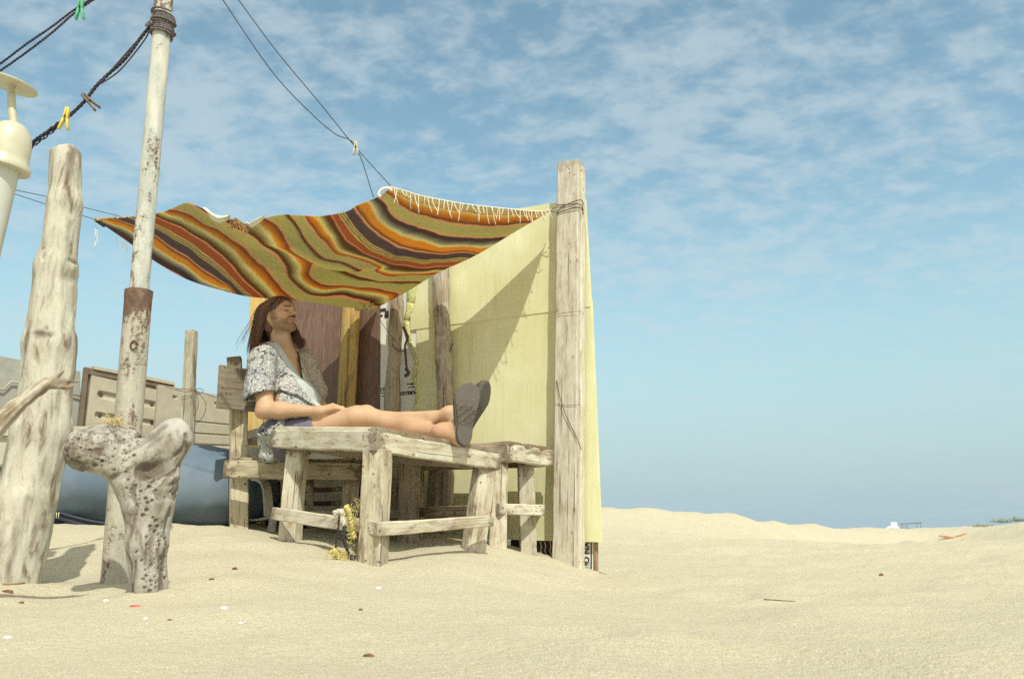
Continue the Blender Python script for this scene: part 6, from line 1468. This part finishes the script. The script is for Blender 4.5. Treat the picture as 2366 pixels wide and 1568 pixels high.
# ---- litter on the sand
def onsand(u, v, Ymin=.6, Ymax=14):
    best = None
    for Y in np.exp(np.linspace(math.log(Ymin), math.log(Ymax), 400)):
        p = P(u, v, Y)
        if p[2] <= gz(p[0], p[1]): return V(p[0], p[1], gz(p[0], p[1]))
    return p
def chip(nm, u, v, px_w, mat, lab, cat, flat_=.3, asp=.6, seed=0, group=None):
    group = {'shell': 'white shell pieces scattered on the sand', 'bark_chip': 'dark bark crumbs scattered on the sand'}.get(nm)
    p = onsand(u, v); L = px_w * p[1] / 1845; n = 9; rg2 = np.random.default_rng(seed)
    a = np.arange(n) * 2 * math.pi / n; rr = 1 + .25 * rg2.normal(size=n); rot = rg2.uniform(-.4, .4)
    ring = np.stack([np.cos(a) * rr * L / 2, np.sin(a) * rr * L / 2 * asp, np.zeros(n)], 1); c, s2 = math.cos(rot), math.sin(rot); ring = ring @ np.array([[c, s2, 0], [-s2, c, 0], [0, 0, 1]])
    h = L * flat_; v_ = np.r_[ring + V(0, 0, -h * .2), ring * .8 + V(0, 0, h * .5), [[0, 0, h * .75]]] + p
    f = [(i, (i + 1) % n, n + (i + 1) % n, n + i) for i in range(n)] + [(n + i, n + (i + 1) % n, 2 * n) for i in range(n)]
    return mk(nm, v_, f, mat, label=lab, cat=cat, group=group)
chip('shell', 517, 1405, 17, M['shell'], 'white shell fragment in the sand right of the forked driftwood', 'shell', .35, .6, 1)
chip('shell', 246, 1387, 13, M['shell'], 'white shell chip just below the foot of the rusty pole', 'shell', .3, .6, 2)
chip('shell', 15, 1473, 22, M['shell'], 'whitest flat shell close to the lower left edge', 'shell', .3, .45, 3)
chip('shell', 336, 1430, 13, M['shell'], 'small white shell just right of the red fragment', 'shell', .3, .5, 4)
chip('shell', 875, 1359, 12, M['shell'], 'tiny white shell in front of the near table leg', 'shell', .4, .8, 5)
chip('shell', 557, 1441, 8, M['shell'], 'very small white grain right of the dark crumbs', 'shell', .4, .8, 6)
chip('red_fragment', 311, 1402, 31, M['shell_red'], 'flat red fragment lying in front of the forked driftwood', 'shell', .18, .32, 7)
chip('bark_chip', 852, 1517, 30, M['debris'], 'dark pointed bark chip alone in the near sand', 'bark', .3, .42, 8)
chip('bark_chip', 18, 1368, 28, M['debris'], 'dark curled bark chip near the left trunk foot', 'bark', .3, .35, 9)
chip('bark_chip', 50, 1394, 13, M['debris'], 'small round brown chip below the curled one', 'bark', .4, .6, 10)
chip('bark_chip', 391, 1540 - 106, 11, M['debris'], 'small brown crumb right of the small white shell', 'bark', .4, .5, 11)
chip('bark_chip', 543, 1317, 11, M['debris'], 'small brown crumb between driftwood and table', 'bark', .7, .7, 12)
chip('bark_chip', 488, 1342, 10, M['debris'], 'brown crumb just right of the forked driftwood foot', 'bark', .5, .6, 13)
chip('bark_chip', 833, 1410, 9, M['debris'], 'tiny brown crumb on the sand below the table', 'bark', .6, .6, 14)
chip('bark_chip', 2037, 1329, 14, M['debris'], 'brown crumb on the open sand at the right', 'bark', .5, .4, 15)
def stick(nm, pts, r, mat, lab, cat='twig'):
    Q = [onsand(u, v) + V(0, 0, r * .8) for u, v in pts]; k = MB(); vv, ff, gc = tube_geo(catmull(Q, 8), np.linspace(r, r * .4, 8 * (len(Q) - 1) + 1), 6); k.add(vv, ff, gc); k.build(nm, mat, label=lab, cat=cat)
stick('twig', [(1766, 1388), (1800, 1390), (1836, 1392)], .0022, M['debris'], 'thin dark twig lying on the open sand at the right')
stick('twig', [(0, 1352), (45, 1352), (96, 1345)], .004, M['wood_rim'], 'pale stick lying at the foot of the left trunk')
stick('twig', [(1385, 1322), (1400, 1328)], .002, M['debris'], 'tiny twig right of the white sign')
# tangled orange net on the far sand
no = onsand(2205, 1243, 3, 40); k = MB(); rg = random.Random(2); sc = no[1] / 1845
for i in range(22):
    pts = []; u0 = rg.uniform(2168, 2225); v0 = 1236 + (u0 - 2168) * .22 + rg.uniform(-2, 3)
    for j in range(4): q = P(u0 + j * rg.uniform(2, 9), v0 + j * rg.uniform(-.5, 3.2), no[1]); pts.append(V(q[0], q[1] + rg.uniform(-.1, .1), max(q[2], gz(q[0], q[1]) + .01)))
    vv, ff, gc = tube_geo(catmull(pts, 5), sc * .75, 5); k.add(vv, ff, gc)
k.build('net_tangle', M['orange_net'], label='tangle of orange net rope on the distant sand at the right', cat='net')
# frame of a beach shelter and a white boat beyond the dune edge
Yd = 60.0; fr0 = P(2105, 1222, Yd); fr0[2] -= .4
ft = thing('pergola', fr0, 'small bare timber frame standing on the horizon beyond the dune', 'pergola'); s_ = Yd / 1845
def bar(nm, a_, b_, r, dy0=0, dy1=0, par=ft, mat=None): vv, ff, gc = tube_geo([P(*a_, Yd + dy0), P(*b_, Yd + dy1)], r * s_, 6); mk(nm, vv, ff, mat or M['far_wood'], parent=par, attrs={'gc': gc})
for u in (2083, 2096, 2118, 2127): bar('post', (u, 1228), (u + .5, 1208.5 - (u - 2083) * .05), .55, dy0=(1 if u in (2083, 2127) else 0), dy1=(1 if u in (2083, 2127) else 0))
bar('top_rail', (2080, 1210), (2130, 1206.5), .9); bar('top_rail', (2082, 1210), (2128, 1207.5), .7, 2, 2); bar('side_rail', (2083, 1216), (2096, 1216), .5)
k = MB(); bp = [(2046, 1217), (2052, 1216), (2060, 1215), (2068, 1216), (2074, 1219)]
vv, ff, gc = tube_geo(catmull([P(u, v + 3, Yd - 2) for u, v in bp], 6), [1.2 * s_] * 6 + [3.2 * s_] * 13 + [1.5 * s_] * 6, 8); k.add(vv, ff, gc)
vv, ff, gc = plank_geo(P(2058, 1214.6, Yd - 2), P(2072, 1214, Yd - 2), .12, .5, V(0, 0, 1), jit=0); k.add(vv, ff, gc)
vv, ff, gc = plank_geo(P(2071, 1214, Yd - 2), P(2077, 1221, Yd - 2), .1, .1, V(0, -1, 0), jit=0); k.add(vv, ff, gc)
k.build('boat', M['shell'], label='tiny white boat drawn up left of the bare pergola on the horizon', cat='boat')
# scrub on the far dune
def tuft(nm, u, v, w, h, lab, n=70, Y=None):
    p = onsand(u, v + 3, 5, 60) if Y is None else P(u, v, Y); s_ = p[1] / 1845; k = MB()
    for i in range(n):
        q = p + V(rg.gauss(0, w * s_ * .35), rg.gauss(0, .2), -.03); d = unit(V(rg.gauss(0, .7), rg.gauss(0, .5), 1)); L = h * s_ * rg.uniform(.4, 1.1)
        vv, ff, gc = tube_geo([q, q + d * L * .6, q + d * L + V(rg.gauss(0, .03), 0, 0)], [.35 * s_, .35 * s_, .1 * s_], 4); k.add(vv, ff, gc)
        if i % 2 == 0:
            c = q + d * L * rg.uniform(.4, 1); vv = c + RNG.normal(0, .9 * s_, (4, 3)); k.add(vv, [(0, 1, 2), (0, 2, 3)])
    k.build(nm, M['shrub'], label=lab, cat='shrub')
tuft('dune_shrub', 2272, 1212, 30, 9, 'low dry scrub on the dune left of the taller clump'); tuft('dune_shrub', 2316, 1203, 30, 12, 'dark scrub clump on the dune top at the far right'); tuft('dune_shrub', 2352, 1200, 26, 13, 'scrub cut by the right edge of the picture')
